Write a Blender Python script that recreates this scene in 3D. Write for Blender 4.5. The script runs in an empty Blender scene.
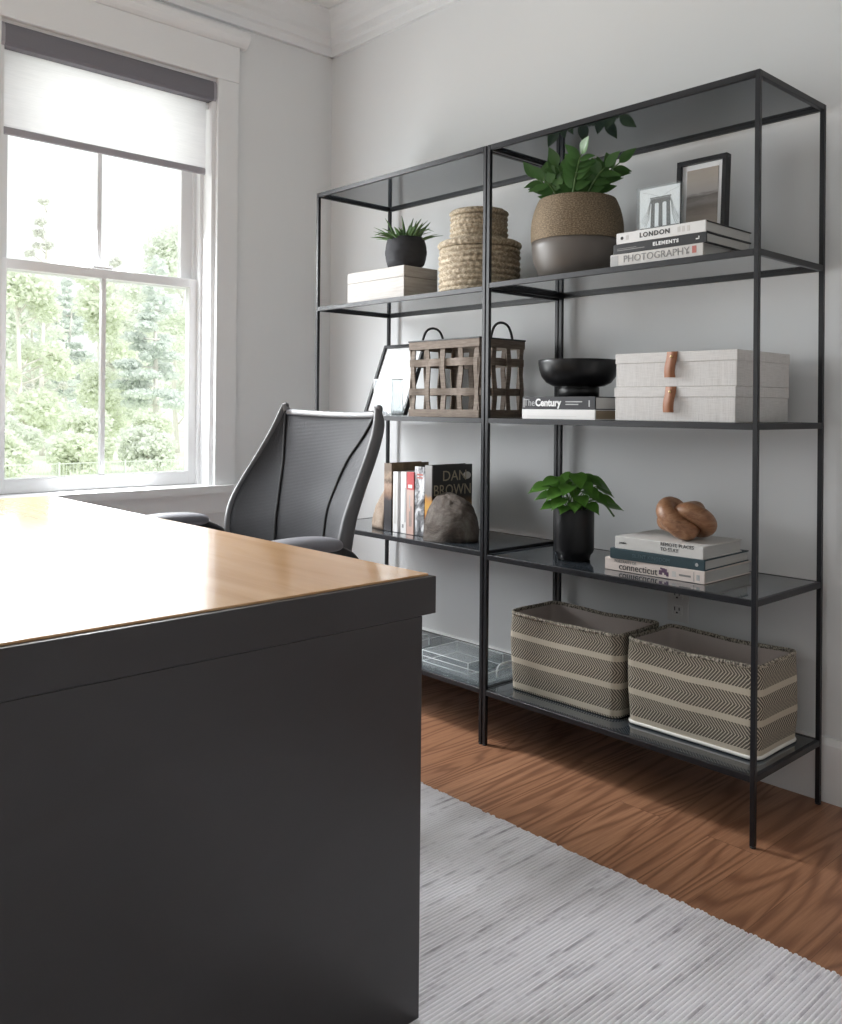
import bpy, bmesh, math, random
from mathutils import Vector, Matrix, Euler
PI = math.pi
S = bpy.context.scene
COL = S.collection
random.seed(7)

# ------------------------------------------------------------------ materials
class N:
    """tiny helper around a node tree"""
    def __init__(s, name):
        s.m = bpy.data.materials.new(name); s.m.use_nodes = True
        s.t = s.m.node_tree; s.t.nodes.clear()
        s.out = s.t.nodes.new('ShaderNodeOutputMaterial')
    def n(s, typ, **kw):
        nd = s.t.nodes.new(typ)
        for k, v in kw.items():
            if k.startswith('i_'):
                key = k[2:].replace('_', ' ')
                s.put(nd.inputs[key], v)
            else: setattr(nd, k, v)
        return nd
    def put(s, sock, v):
        if hasattr(v, 'is_output') or isinstance(v, bpy.types.NodeSocket): s.t.links.new(v, sock)
        else:
            if sock.type == 'RGBA' and len(v) == 3: v = (*v, 1)
            sock.default_value = v
    def math(s, op, a, b=0.0, c=None, clamp=False):
        nd = s.t.nodes.new('ShaderNodeMath'); nd.operation = op; nd.use_clamp = clamp
        s.put(nd.inputs[0], a); s.put(nd.inputs[1], b)
        if c is not None: s.put(nd.inputs[2], c)
        return nd.outputs[0]
    def mix(s, f, a, b):
        nd = s.t.nodes.new('ShaderNodeMix'); nd.data_type = 'RGBA'
        s.put(nd.inputs[0], f); s.put(nd.inputs[6], a); s.put(nd.inputs[7], b)
        return nd.outputs[2]
    def ramp(s, f, stops):
        nd = s.t.nodes.new('ShaderNodeValToRGB'); cr = nd.color_ramp
        while len(cr.elements) > 1: cr.elements.remove(cr.elements[-1])
        cr.elements[0].position = stops[0][0]; cr.elements[0].color = (*stops[0][1], 1)
        for p, c in stops[1:]:
            e = cr.elements.new(p); e.color = (*c, 1)
        s.put(nd.inputs[0], f); return nd.outputs[0]
    def co(s, kind='Object', scale=(1, 1, 1), loc=(0, 0, 0), rot=(0, 0, 0)):
        tc = s.t.nodes.new('ShaderNodeTexCoord'); mp = s.t.nodes.new('ShaderNodeMapping')
        mp.inputs['Scale'].default_value = scale; mp.inputs['Location'].default_value = loc; mp.inputs['Rotation'].default_value = rot
        s.t.links.new(tc.outputs[kind], mp.inputs['Vector']); return mp.outputs[0]
    def sep(s, v):
        nd = s.t.nodes.new('ShaderNodeSeparateXYZ'); s.put(nd.inputs[0], v); return nd.outputs
    def comb(s, x, y, z):
        nd = s.t.nodes.new('ShaderNodeCombineXYZ'); s.put(nd.inputs[0], x); s.put(nd.inputs[1], y); s.put(nd.inputs[2], z); return nd.outputs[0]
    def noise(s, v, scale=5, detail=3, rough=.5, dist=0):
        nd = s.n('ShaderNodeTexNoise'); s.put(nd.inputs['Vector'], v)
        nd.inputs['Scale'].default_value = scale; nd.inputs['Detail'].default_value = detail
        nd.inputs['Roughness'].default_value = rough; nd.inputs['Distortion'].default_value = dist
        return nd.outputs['Fac']
    def bump(s, h, strength=.3, dist=.002):
        nd = s.n('ShaderNodeBump'); nd.inputs['Strength'].default_value = strength; nd.inputs['Distance'].default_value = dist
        s.put(nd.inputs['Height'], h); return nd.outputs[0]
    def pr(s, color, rough=.5, normal=None, **kw):
        p = s.n('ShaderNodeBsdfPrincipled'); s.put(p.inputs['Base Color'], color); s.put(p.inputs['Roughness'], rough)
        if normal is not None: s.put(p.inputs['Normal'], normal)
        for k, v in kw.items(): s.put(p.inputs[k.replace('_', ' ')], v)
        s.t.links.new(p.outputs[0], s.out.inputs[0]); return p

def srgb(r, g, b):
    f = lambda c: ((c/255+.055)/1.055)**2.4 if c/255 > .04045 else c/255/12.92
    return (f(r), f(g), f(b))
def dk(c, k): return tuple(x*k for x in c)

def plain(name, c, rough=.5, var=.08, scale=30, bump=0, stretch=(1, 1, 1), bdist=.001, **kw):
    n = N(name); v = n.co('Object', scale=stretch)
    f = n.noise(v, scale, 4, .6)
    col = n.mix(f, dk(c, 1-var), tuple(min(1, x*(1+var)) for x in c))
    nm = n.bump(f, bump, bdist) if bump else None
    n.pr(col, rough, nm, **kw); return n.m

M = {}
M['wall'] = plain('wall_paint', (.735, .742, .745), .85, .012, 3, .05)
M['ceiling'] = plain('ceiling_paint', (.78, .775, .76), .9, .01, 3)
M['trim'] = plain('trim_paint', (.785, .79, .795), .38, .012, 8)
M['vinyl'] = plain('window_vinyl', (.82, .82, .83), .3, .01, 8)
M['post'] = plain('black_metal', (.0072, .0074, .0100), .40, .15, 60, Specular_IOR_Level=.45)
M['blackpl'] = plain('black_plastic', (.012, .012, .014), .4, .15, 40)
M['cassette'] = plain('shade_cassette', (.165, .158, .18), .55, .06, 200)
M['hem'] = plain('hem_bar_fabric', (.36, .345, .375), .6, .06, 200)
M['deskmetal'] = None
M['chairframe'] = plain('chair_frame_grey', (.095, .095, .10), .42, .05, 60)
M['chairtop'] = plain('chair_top_rail_grey', (.22, .22, .23), .4, .05, 60)
M['pad'] = plain('arm_pad_grey', (.17, .17, .19), .5, .06, 120)
M['seam'] = plain('seam_black', (.008, .008, .009), .6, .1, 60)
M['steel'] = plain('brushed_steel', (.5, .5, .52), .3, .05, 90, Metallic=1.0)
M['potblack'] = plain('matte_black_ceramic', (.0065, .0062, .0075), .42, .2, 40, .1, Specular_IOR_Level=.35)
M['bowl'] = plain('black_wood_bowl', (.004, .004, .0045), .34, .3, 40, Specular_IOR_Level=.35)
M['charcoal'] = plain('charcoal_rough_pot', (.022, .022, .026), .8, .45, 28, .5, (1, 1, 3), .004)
M['soil'] = plain('potting_soil', (.03, .02, .014), .95, .4, 120, .6)
M['stem'] = plain('plant_stem', (.10, .19, .06), .5, .2, 60)
M['page'] = plain('page_edges', (.50, .49, .47), .8, .16, 8, .2, (1, 1, 160), .0005)
M['pagev'] = plain('page_edges_upright', (.62, .59, .53), .8, .16, 8, .2, (160, 1, 1), .0005)
M['leather'] = plain('tan_leather', (.27, .105, .045), .5, .22, 35, .12)
M['brass'] = plain('brass_rivet', (.75, .55, .28), .3, .05, 50, Metallic=1.0)
M['mat'] = plain('white_mat_board', (.84, .84, .85), .75, .01, 20)
M['lining'] = plain('basket_lining', (.56, .49, .455), .9, .1, 300, .15)
def rimmat():
    n = N('speckled_rim_binding'); v = n.co('Object', scale=(1, 1, .6)); f = n.noise(v, 260, 2, .6)
    n.pr(n.ramp(f, [(.42, (.07, .06, .05)), (.52, (.34, .30, .24)), (.60, (.52, .47, .39))]), .9, n.bump(f, .5, .002)); return n.m
M['rim'] = rimmat()
M['whitepiping'] = plain('white_piping', (.74, .72, .68), .8, .06, 200, .2)
M['handleblack'] = plain('black_leather_cord', (.01, .01, .011), .5, .2, 100)
M['outlet'] = plain('outlet_white', (.70, .68, .66), .4, .01, 10)
M['slot'] = plain('outlet_slot_dark', (.01, .01, .01), .6, .1, 10)
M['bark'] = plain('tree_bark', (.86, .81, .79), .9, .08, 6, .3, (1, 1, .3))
M['fencemetal'] = plain('fence_wire', (.62, .66, .60), .7, .1, 10)
M['ivory'] = plain('ivory_book', (.70, .66, .60), .6, .05, 60)

def shelf_mat():
    n = N('smoked_glass_shelf'); v = n.co('Object')
    f = n.noise(v, 6, 3)
    n.pr(n.mix(f, (.028, .034, .041), (.036, .044, .053)), n.math('MULTIPLY_ADD', f, .05, .05), IOR=1.75, Coat_Weight=.4, Coat_Roughness=.03)
    return n.m
M['shelf'] = shelf_mat()

def desk_metal():
    n = N('blackened_steel'); v = n.co('Object', scale=(1, 1, 2.2))
    f = n.noise(v, 3.2, 5, .6, .6); g = n.noise(n.co('Object', scale=(1, .5, 1)), 26, 3, .6)
    col = n.mix(f, (.026, .0245, .026), (.046, .043, .047))
    col = n.mix(n.math('MULTIPLY', g, .35), col, (.03, .024, .022))
    n.pr(col, n.math('MULTIPLY_ADD', f, .10, .30), n.bump(f, .03, .004), IOR=1.5)
    return n.m
M['deskmetal'] = desk_metal()

def desk_wood():
    n = N('honey_maple_veneer'); v = n.co('Object', scale=(.55, 5, 5))
    f = n.noise(v, 2.4, 5, .55, .8); g = n.noise(n.co('Object', scale=(.5, 14, 14)), 9, 4, .6)
    big = n.noise(n.co('Object', scale=(.8, 1.6, 1)), 2.2, 2)
    col = n.ramp(f, [(.28, srgb(184, 138, 96)), (.5, srgb(208, 165, 122)), (.72, srgb(224, 186, 148))])
    col = n.mix(n.math('MULTIPLY', g, .35), col, srgb(178, 124, 76))
    col = n.mix(n.math('MULTIPLY', big, .3), col, srgb(232, 200, 156))
    n.pr(col, n.math('MULTIPLY_ADD', g, .05, .13), n.bump(f, .05, .004), IOR=1.40, Coat_Weight=.22, Coat_Roughness=.09)
    return n.m
M['deskwood'] = desk_wood()

def floor_mat():
    n = N('oak_floor'); v = n.co('Object')
    x, y, z = n.sep(v)
    W = .127
    q = n.math('DIVIDE', x, W); idx = n.math('FLOOR', q); fr = n.math('FRACT', q)
    wn = n.n('ShaderNodeTexWhiteNoise', noise_dimensions='1D'); n.put(wn.inputs['W'], idx); rnd = wn.outputs['Value']
    yo = n.math('MULTIPLY_ADD', rnd, 3.7, y)
    L = n.math('DIVIDE', yo, 1.7); li = n.math('FLOOR', L); lf = n.math('FRACT', L)
    wn2 = n.n('ShaderNodeTexWhiteNoise', noise_dimensions='2D'); n.put(wn2.inputs['Vector'], n.comb(idx, li, 0)); r2 = wn2.outputs['Value']
    gv = n.comb(n.math('MULTIPLY_ADD', r2, 7.3, x), n.math('MULTIPLY_ADD', y, .075, n.math('MULTIPLY', r2, 3.1)), r2)
    fld = n.noise(gv, 6.2, 2, .40, .12)
    rings = n.math('SINE', n.math('MULTIPLY', fld, 150))
    rings = n.math('POWER', n.math('MULTIPLY_ADD', rings, .5, .5), 2.2)
    fine = n.noise(n.comb(n.math('MULTIPLY', x, 1), n.math('MULTIPLY', y, .03), r2), 170, 4, .75)
    base = n.mix(r2, srgb(160, 115, 86), srgb(178, 131, 100))
    col = n.mix(n.math('MULTIPLY', rings, .62), base, srgb(100, 62, 43))
    col = n.mix(n.math('MULTIPLY', n.math('SUBTRACT', fine, .38), 1.5, clamp=True), col, srgb(98, 62, 44))
    gap = n.math('MAXIMUM', n.math('LESS_THAN', fr, .012), n.math('LESS_THAN', lf, .0013))
    col = n.mix(n.math('MULTIPLY', gap, .6), col, srgb(84, 52, 34))
    h = n.math('SUBTRACT', n.math('MULTIPLY', rings, -.3), n.math('MULTIPLY', gap, 1.0))
    n.pr(col, n.math('MULTIPLY_ADD', rings, .10, .36), n.bump(h, .25, .001), IOR=1.45)
    return n.m
M['floor'] = floor_mat()

def rug_mat():
    n = N('ribbed_wool_rug'); v = n.co('Object'); x, y, z = n.sep(v)
    rib = n.math('FLOOR', n.math('DIVIDE', x, .0088))
    wn = n.n('ShaderNodeTexWhiteNoise', noise_dimensions='1D'); n.put(wn.inputs['W'], rib)
    st = n.noise(n.comb(n.math('MULTIPLY', rib, .37), n.math('MULTIPLY', y, .42), 0), 9, 5, .7)
    blot = n.noise(n.comb(n.math('MULTIPLY', x, 1.6), n.math('MULTIPLY', y, .6), 0), 2.6, 3, .6)
    fib = n.noise(v, 420, 2, .7)
    col = n.mix(n.math('MULTIPLY', wn.outputs['Value'], .5), (.90, .89, .92), (.79, .78, .815))
    col = n.mix(n.math('MULTIPLY', n.math('SUBTRACT', st, .535), 4.6, clamp=True), col, (.27, .24, .285))
    col = n.mix(n.math('MULTIPLY', n.math('SUBTRACT', blot, .46), 1.8, clamp=True), col, (.42, .395, .39))
    col = n.mix(n.math('MULTIPLY', n.math('SUBTRACT', fib, .4), .6, clamp=True), col, (.84, .83, .84))
    n.pr(col, .95, n.bump(n.math('ADD', n.math('MULTIPLY', fib, .6), st), .5, .003))
    return n.m
M['rug'] = rug_mat()

def mesh_fabric():
    n = N('chair_mesh_fabric'); v = n.co('Object'); x, y, z = n.sep(v)
    w1 = n.math('SINE', n.math('MULTIPLY', z, 1500)); w2 = n.math('SINE', n.math('MULTIPLY', x, 1500))
    f = n.noise(n.co('Object', scale=(1, 1, 12)), 40, 3)
    col = n.mix(f, (.0125, .0127, .016), (.025, .0255, .0315))
    col = n.mix(n.math('MULTIPLY_ADD', w1, .22, .25), col, (.02, .02, .024))
    d = n.pr(col, .6, n.bump(n.math('ADD', w1, w2), .3, .001))
    tr = n.n('ShaderNodeBsdfTransparent'); mx = n.n('ShaderNodeMixShader')
    n.put(mx.inputs[0], n.math('MULTIPLY_ADD', n.math('MULTIPLY', w1, w2), .04, .06))
    n.t.links.new(d.outputs[0], mx.inputs[1]); n.t.links.new(tr.outputs[0], mx.inputs[2]); n.t.links.new(mx.outputs[0], n.out.inputs[0])
    return n.m
M['mesh'] = mesh_fabric()

def shade_fabric():
    n = N('linen_roller_fabric'); f = n.noise(n.co('Object', scale=(1, .8, 16)), 16, 4, .65); g = n.noise(n.co('Object', scale=(1, 1, 1)), 300, 2)
    col = n.mix(f, (.80, .795, .81), (.97, .96, .97))
    d = n.n('ShaderNodeBsdfDiffuse'); n.put(d.inputs[0], col)
    t = n.n('ShaderNodeBsdfTranslucent'); n.put(t.inputs[0], col)
    mx = n.n('ShaderNodeMixShader'); mx.inputs[0].default_value = .8
    n.t.links.new(d.outputs[0], mx.inputs[1]); n.t.links.new(t.outputs[0], mx.inputs[2]); n.t.links.new(mx.outputs[0], n.out.inputs[0])
    return n.m
M['shade'] = shade_fabric()

def pane_mat():
    n = N('window_glass'); tr = n.n('ShaderNodeBsdfTransparent'); tr.inputs[0].default_value = (.97, .98, .97, 1)
    g = n.n('ShaderNodeBsdfGlossy'); g.inputs['Roughness'].default_value = .01
    f = n.n('ShaderNodeFresnel'); f.inputs['IOR'].default_value = 1.4
    gm = n.n('ShaderNodeNewGeometry'); mx = n.n('ShaderNodeMixShader'); n.put(mx.inputs[0], n.math('MULTIPLY', f.outputs[0], n.math('SUBTRACT', 1.0, gm.outputs['Backfacing'])))
    n.t.links.new(tr.outputs[0], mx.inputs[1]); n.t.links.new(g.outputs[0], mx.inputs[2]); n.t.links.new(mx.outputs[0], n.out.inputs[0])
    return n.m
M['pane'] = pane_mat()

def acrylic():
    n = N('clear_acrylic'); f = n.noise(n.co('Object'), 12, 2)
    n.pr(n.mix(f, (.93, .95, .96), (.97, .98, .985)), .015, IOR=1.49, Transmission_Weight=1.0); return n.m
M['acrylic'] = acrylic()
def thinacr(milk=.06, nm='thin_clear_acrylic'):
    n = N(nm); tr = n.n('ShaderNodeBsdfTransparent'); n.put(tr.inputs[0], n.mix(n.noise(n.co('Object'), 9, 2), (.955, .975, .98), (.97, .985, .985)))
    g = n.n('ShaderNodeBsdfGlossy'); g.inputs['Roughness'].default_value = .03; d = n.n('ShaderNodeBsdfDiffuse'); d.inputs[0].default_value = (.85, .88, .90, 1)
    f = n.n('ShaderNodeFresnel'); f.inputs['IOR'].default_value = 1.45; gm = n.n('ShaderNodeNewGeometry'); ff = n.math('MULTIPLY', f.outputs[0], n.math('SUBTRACT', 1.0, gm.outputs['Backfacing'])); m1 = n.n('ShaderNodeMixShader'); m1.inputs[0].default_value = milk
    n.t.links.new(tr.outputs[0], m1.inputs[1]); n.t.links.new(d.outputs[0], m1.inputs[2]); m2 = n.n('ShaderNodeMixShader'); n.put(m2.inputs[0], ff)
    n.t.links.new(m1.outputs[0], m2.inputs[1]); n.t.links.new(g.outputs[0], m2.inputs[2]); n.t.links.new(m2.outputs[0], n.out.inputs[0]); return n.m
M['thinacr'] = thinacr(); M['vaseglass'] = thinacr(.20, 'thick_clear_glass')
M['acredge'] = plain('acrylic_edge_glint', (.84, .87, .88), .2, .03, 60)  # pale colour paints the light that clear edges catch
def frosted():
    n = N('frosted_acrylic'); f = n.noise(n.co('Object'), 12, 2)
    n.pr(n.mix(f, (.80, .85, .87), (.86, .9, .91)), .22, IOR=1.3, Transmission_Weight=.93); return n.m
M['frosted'] = frosted()

def woven(name, c1, c2, su, sv, bump=.8, dist=.004):
    """straw fibres: uv u = turn around, v = height (metres)"""
    n = N(name); u, v, _ = n.sep(n.co('UV'))
    f = n.noise(n.comb(n.math('MULTIPLY', u, su), n.math('MULTIPLY', v, sv), 0), 1.0, 4, .7); g = n.noise(n.comb(n.math('MULTIPLY', u, su*.25), n.math('MULTIPLY', v, sv*1.6), 3), 1.0, 3, .6)
    col = n.ramp(f, [(.32, dk(c1, .6)), (.46, c1), (.62, c2), (.75, tuple(min(1, x*1.15) for x in c2))])
    col = n.mix(n.math('MULTIPLY', n.math('SUBTRACT', .48, g), 2.2, clamp=True), col, dk(c1, .55))
    n.pr(col, .8, n.bump(n.math('ADD', f, g), bump, dist)); return n.m
M['straw'] = woven('palm_straw_coils', (.33, .265, .185), (.60, .515, .39), 70, 90, .35, .003)
M['seagrass'] = woven('seagrass_band', (.20, .145, .09), (.44, .34, .225), 150, 420, .9, .003)
M['taupe'] = plain('taupe_glaze', (.135, .118, .105), .42, .06, 12)

def herring():
    n = N('herringbone_weave'); u, v, _ = n.sep(n.co('UV'))    # v in 0..1 up the wall, u in metres
    z = n.math('FRACT', n.math('MULTIPLY_ADD', v, 3.0, .93))    # three bands
    tri = n.math('ABSOLUTE', n.math('SUBTRACT', n.math('MULTIPLY', n.math('SUBTRACT', z, .22), 1/.78), .5))   # 0 in the band's middle
    ph = n.math('FRACT', n.math('DIVIDE', n.math('ADD', u, n.math('MULTIPLY', tri, .050)), .0088))
    stripe = n.math('LESS_THAN', ph, .66)
    isband = n.math('GREATER_THAN', z, .22)
    fz = n.noise(n.comb(n.math('MULTIPLY', u, 700), n.math('MULTIPLY', v, 160), 0), 1, 2, .6)
    wv = n.noise(n.comb(n.math('MULTIPLY', u, 90), n.math('MULTIPLY', v, 30), 0), 1, 3, .6)
    dark = n.mix(fz, (.035, .031, .026), (.12, .105, .085)); cream = n.mix(fz, (.44, .385, .30), (.64, .58, .48))
    col = n.mix(n.math('MULTIPLY', stripe, isband), cream, dark)
    col = n.mix(n.math('MULTIPLY', wv, .2), col, (.35, .30, .23))
    n.pr(col, .88, n.bump(n.math('ADD', fz, n.math('MULTIPLY', n.math('MULTIPLY', stripe, isband), -.5)), .5, .002)); return n.m
M['herring'] = herring()

def linen():
    n = N('grey_linen_cloth'); a = n.noise(n.co('Object', scale=(1, 1, 30)), 26, 3, .7); b = n.noise(n.co('Object', scale=(30, 30, 1)), 26, 3, .7)
    f = n.math('MULTIPLY', n.math('ADD', a, b), .5)
    col = n.ramp(f, [(.3, (.41, .39, .375)), (.5, (.59, .57, .555)), (.7, (.68, .665, .65))])
    n.pr(col, .85, n.bump(f, .35, .001)); return n.m
M['linen'] = linen()

def strapwood():
    n = N('weathered_wood_strap'); f = n.noise(n.co('Object', scale=(3, 3, 30)), 6, 4, .65, .4)
    n.pr(n.ramp(f, [(.3, (.090, .065, .048)), (.55, (.160, .120, .090)), (.75, (.222, .175, .138))]), .7, n.bump(f, .2, .001)); return n.m
M['strap'] = strapwood()

def whitewash():
    n = N('whitewashed_wood'); f = n.noise(n.co('Object', scale=(2.5, 2.5, 30)), 5, 4, .6, .3)
    n.pr(n.ramp(f, [(.3, (.32, .29, .265)), (.5, (.39, .365, .34)), (.7, (.44, .415, .39))]), .6, n.bump(f, .1, .001)); return n.m
M['whitewash'] = whitewash()

def knotwood():
    n = N('carved_walnut'); f = n.noise(n.co('Object', scale=(6, 2, 9)), 8, 4, .6, .8)
    n.pr(n.ramp(f, [(.3, (.19, .085, .042)), (.5, (.33, .165, .088)), (.7, (.44, .25, .145))]), .38, IOR=1.45); return n.m
M['knot'] = knotwood()

def petrified(name, a, b, c):
    n = N(name); f = n.noise(n.co('Object'), 10, 6, .7, 1.0); g = n.noise(n.co('Object', scale=(1, 1, 2)), 60, 4, .7)
    col = n.ramp(f, [(.32, a), (.5, b), (.68, c)])
    col = n.mix(n.math('MULTIPLY', g, .5), col, dk(a, .6))
    n.pr(col, .75, n.bump(n.math('ADD', f, g), .7, .006)); return n.m
M['stone'] = petrified('petrified_stone', (.035, .026, .020), (.125, .098, .080), (.27, .24, .21))
M['stonecut'] = petrified('stone_cut_face', (.26, .19, .14), (.37, .285, .22), (.46, .38, .31))

def leafmat(name, a, b, sheen=.35, tr=.15):
    n = N(name); f = n.noise(n.co('Object'), 24, 3)
    p = n.pr(n.mix(f, a, b), sheen)
    t = n.n('ShaderNodeBsdfTranslucent'); n.put(t.inputs[0], b)
    mx = n.n('ShaderNodeMixShader'); mx.inputs[0].default_value = tr
    n.t.links.new(p.outputs[0], mx.inputs[1]); n.t.links.new(t.outputs[0], mx.inputs[2]); n.t.links.new(mx.outputs[0], n.out.inputs[0])
    return n.m
M['leafz'] = leafmat('zz_leaf', (.05, .125, .036), (.125, .25, .08), .28)
M['leafp'] = leafmat('pothos_leaf', (.035, .115, .016), (.12, .27, .045), .30)
M['leafs'] = leafmat('succulent_leaf', (.07, .14, .045), (.16, .27, .10), .4)

def foliage(name, a, b):  # outdoor leaf colours bleached to stand in for haze
    n = N(name); f = n.noise(n.co('Object'), 1.3, 3); g = n.noise(n.co('Object'), 9, 2)
    c = n.mix(n.math('MULTIPLY', n.math('ADD', f, g), .5), a, b)
    d = n.n('ShaderNodeBsdfDiffuse'); n.put(d.inputs[0], c); t = n.n('ShaderNodeBsdfTranslucent'); n.put(t.inputs[0], c)
    mx = n.n('ShaderNodeMixShader'); mx.inputs[0].default_value = .5
    n.t.links.new(d.outputs[0], mx.inputs[1]); n.t.links.new(t.outputs[0], mx.inputs[2]); n.t.links.new(mx.outputs[0], n.out.inputs[0]); return n.m
M['fol_yellow'] = foliage('hazed_spring_leaves', (.885, .915, .82), (.945, .96, .90))
M['fol_green'] = foliage('hazed_green_leaves', (.88, .905, .845), (.94, .955, .91))
M['fol_blue'] = foliage('hazed_green_needles', (.85, .885, .86), (.915, .935, .915))
M['fol_grey'] = foliage('hazed_budding_twigs', (.86, .86, .83), (.92, .92, .89))
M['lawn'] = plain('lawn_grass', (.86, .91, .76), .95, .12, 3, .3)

def flat(name, c, rough=.55, var=.04): return plain(name, c, rough, var, 60)
M['ink'] = flat('dark_ink', (.02, .02, .022)); M['inkgrey'] = flat('grey_ink', (.22, .215, .21)); M['inkwhite'] = flat('white_ink', (.75, .75, .75))
M['inksoft'] = flat('soft_grey_ink', (.40, .40, .40)); M['inkred'] = flat('red_ink', (.42, .13, .11)); M['inkdark'] = flat('charcoal_print_ink', (.09, .085, .08)); M['inkplum'] = flat('plum_ink', (.10, .05, .10))
M['gold'] = plain('gilt_lettering', (.44, .37, .25), .4, .1, 60); M['inkteal'] = flat('grey_teal_ink', (.10, .15, .17))

# ------------------------------------------------------------------ mesh builder
class MB:
    def __init__(s): s.bm = bmesh.new(); s.uv = s.bm.loops.layers.uv.new('UVMap')
    def box(s, lo, hi, bev=0, mat=None, seg=2, smooth=False):
        tmp = bmesh.new(); bmesh.ops.create_cube(tmp, size=1)
        for v in tmp.verts: v.co = Vector([lo[i]+(v.co[i]+.5)*(hi[i]-lo[i]) for i in range(3)])
        if bev: bmesh.ops.bevel(tmp, geom=tmp.edges[:], offset=bev, segments=seg, profile=.5, affect='EDGES')
        s.merge(tmp, mat, smooth); return s
    def merge(s, tmp, mtx=None, smooth=False):
        mp = {}
        for v in tmp.verts: mp[v] = s.bm.verts.new(mtx @ v.co if mtx is not None else v.co)
        for f in tmp.faces:
            try: nf = s.bm.faces.new([mp[v] for v in f.verts]); nf.smooth = smooth
            except ValueError: pass
        tmp.free()
    def lathe(s, prof, seg=48, c=(0, 0, 0), smooth=True, wob=None, close=False):
        rings = []
        for k, (r, z) in enumerate(prof):
            ring = []
            for i in range(seg):
                a = 2*PI*i/seg; rr = r*(1+(wob(a, z) if wob else 0))
                ring.append(s.bm.verts.new((c[0]+rr*math.cos(a), c[1]+rr*math.sin(a), c[2]+z)))
            rings.append(ring)
        for k in range(len(prof)-1):
            for i in range(seg):
                j = (i+1) % seg
                f = s.bm.faces.new((rings[k][i], rings[k][j], rings[k+1][j], rings[k+1][i])); f.smooth = smooth
                for lp, (uu, kk) in zip(f.loops, ((i, k), (i+1, k), (i+1, k+1), (i, k+1))): lp[s.uv].uv = (uu/seg, prof[kk][1])
        for ring, rev in ((rings[0], True), (rings[-1], False)):
            if prof[0 if rev else -1][0] > 1e-5:
                try: f = s.bm.faces.new(ring[::-1] if rev else ring)
                except ValueError: pass
        return s
    def tube(s, pts, rad, seg=8, closed=False, smooth=True, ell=None, up=None):
        pts = [Vector(p) for p in pts]; n = len(pts)
        if not hasattr(rad, '__len__'): rad = [rad]*n
        T = []
        for i in range(n):
            a = pts[i-1] if (i > 0 or closed) else pts[0]; b = pts[(i+1) % n] if (i < n-1 or closed) else pts[-1]
            T.append((b-a).normalized())
        ref = Vector(up) if up else (Vector((0, 0, 1)) if abs(T[0].z) < .9 else Vector((1, 0, 0)))
        nr = (ref-T[0]*ref.dot(T[0])).normalized(); rings = []
        for i in range(n):
            if up: nr = (Vector(up)-T[i]*Vector(up).dot(T[i])).normalized()
            elif i: nr = (nr-T[i]*nr.dot(T[i])).normalized()
            bi = T[i].cross(nr); e = ell or (1, 1)
            rings.append([s.bm.verts.new(pts[i]+rad[i]*(math.cos(2*PI*k/seg)*nr*e[0]+math.sin(2*PI*k/seg)*bi*e[1])) for k in range(seg)])
        for i in range(n if closed else n-1):
            A, B = rings[i], rings[(i+1) % n]
            off = 0
            if closed and i == n-1:   # best match of the seam
                off = min(range(seg), key=lambda o: sum((A[k].co-B[(k+o) % seg].co).length for k in range(seg)))
            for k in range(seg):
                f = s.bm.faces.new((A[k], A[(k+1) % seg], B[(k+1+off) % seg], B[(k+off) % seg])); f.smooth = smooth
                for lp, (kk, ii) in zip(f.loops, ((k, i), (k+1, i), (k+1, i+1), (k, i+1))): lp[s.uv].uv = (kk/seg, ii/n)
        if not closed:
            for r in (rings[0][::-1], rings[-1]):
                try: s.bm.faces.new(r)
                except ValueError: pass
        return s
    def grid(s, rows, smooth=True, closeu=False, uvs=None):
        V = [[s.bm.verts.new(p) for p in r] for r in rows]
        for i in range(len(V)-1):
            m = len(V[i])
            for j in range(m if closeu else m-1):
                k = (j+1) % m
                f = s.bm.faces.new((V[i][j], V[i][k], V[i+1][k], V[i+1][j])); f.smooth = smooth
                if uvs:
                    for lp, (a, b) in zip(f.loops, ((i, j), (i, j+1), (i+1, j+1), (i+1, j))): lp[s.uv].uv = uvs(a, b)
        return V
    def prism(s, pts, vec, smooth=False):
        """extrude a closed polygon (3-D points) along vec"""
        a = [s.bm.verts.new(p) for p in pts]; b = [s.bm.verts.new(Vector(p)+Vector(vec)) for p in pts]; n = len(pts)
        for i in range(n):
            f = s.bm.faces.new((a[i], a[(i+1) % n], b[(i+1) % n], b[i])); f.smooth = smooth
        s.bm.faces.new(a[::-1]); s.bm.faces.new(b); return s
    def poly(s, pts, smooth=False):
        f = s.bm.faces.new([s.bm.verts.new(p) for p in pts]); f.smooth = smooth; return s
    def build(s, name, mat, parent=None, loc=None, recalc=True, rot=None):
        if recalc: bmesh.ops.recalc_face_normals(s.bm, faces=s.bm.faces[:])
        me = bpy.data.meshes.new(name); s.bm.to_mesh(me); s.bm.free()
        o = bpy.data.objects.new(name, me); COL.objects.link(o)
        me.materials.append(M[mat] if isinstance(mat, str) else mat)
        if parent: o.parent = parent
        if loc: o.location = loc
        if rot: o.rotation_euler = rot
        return o

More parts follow.
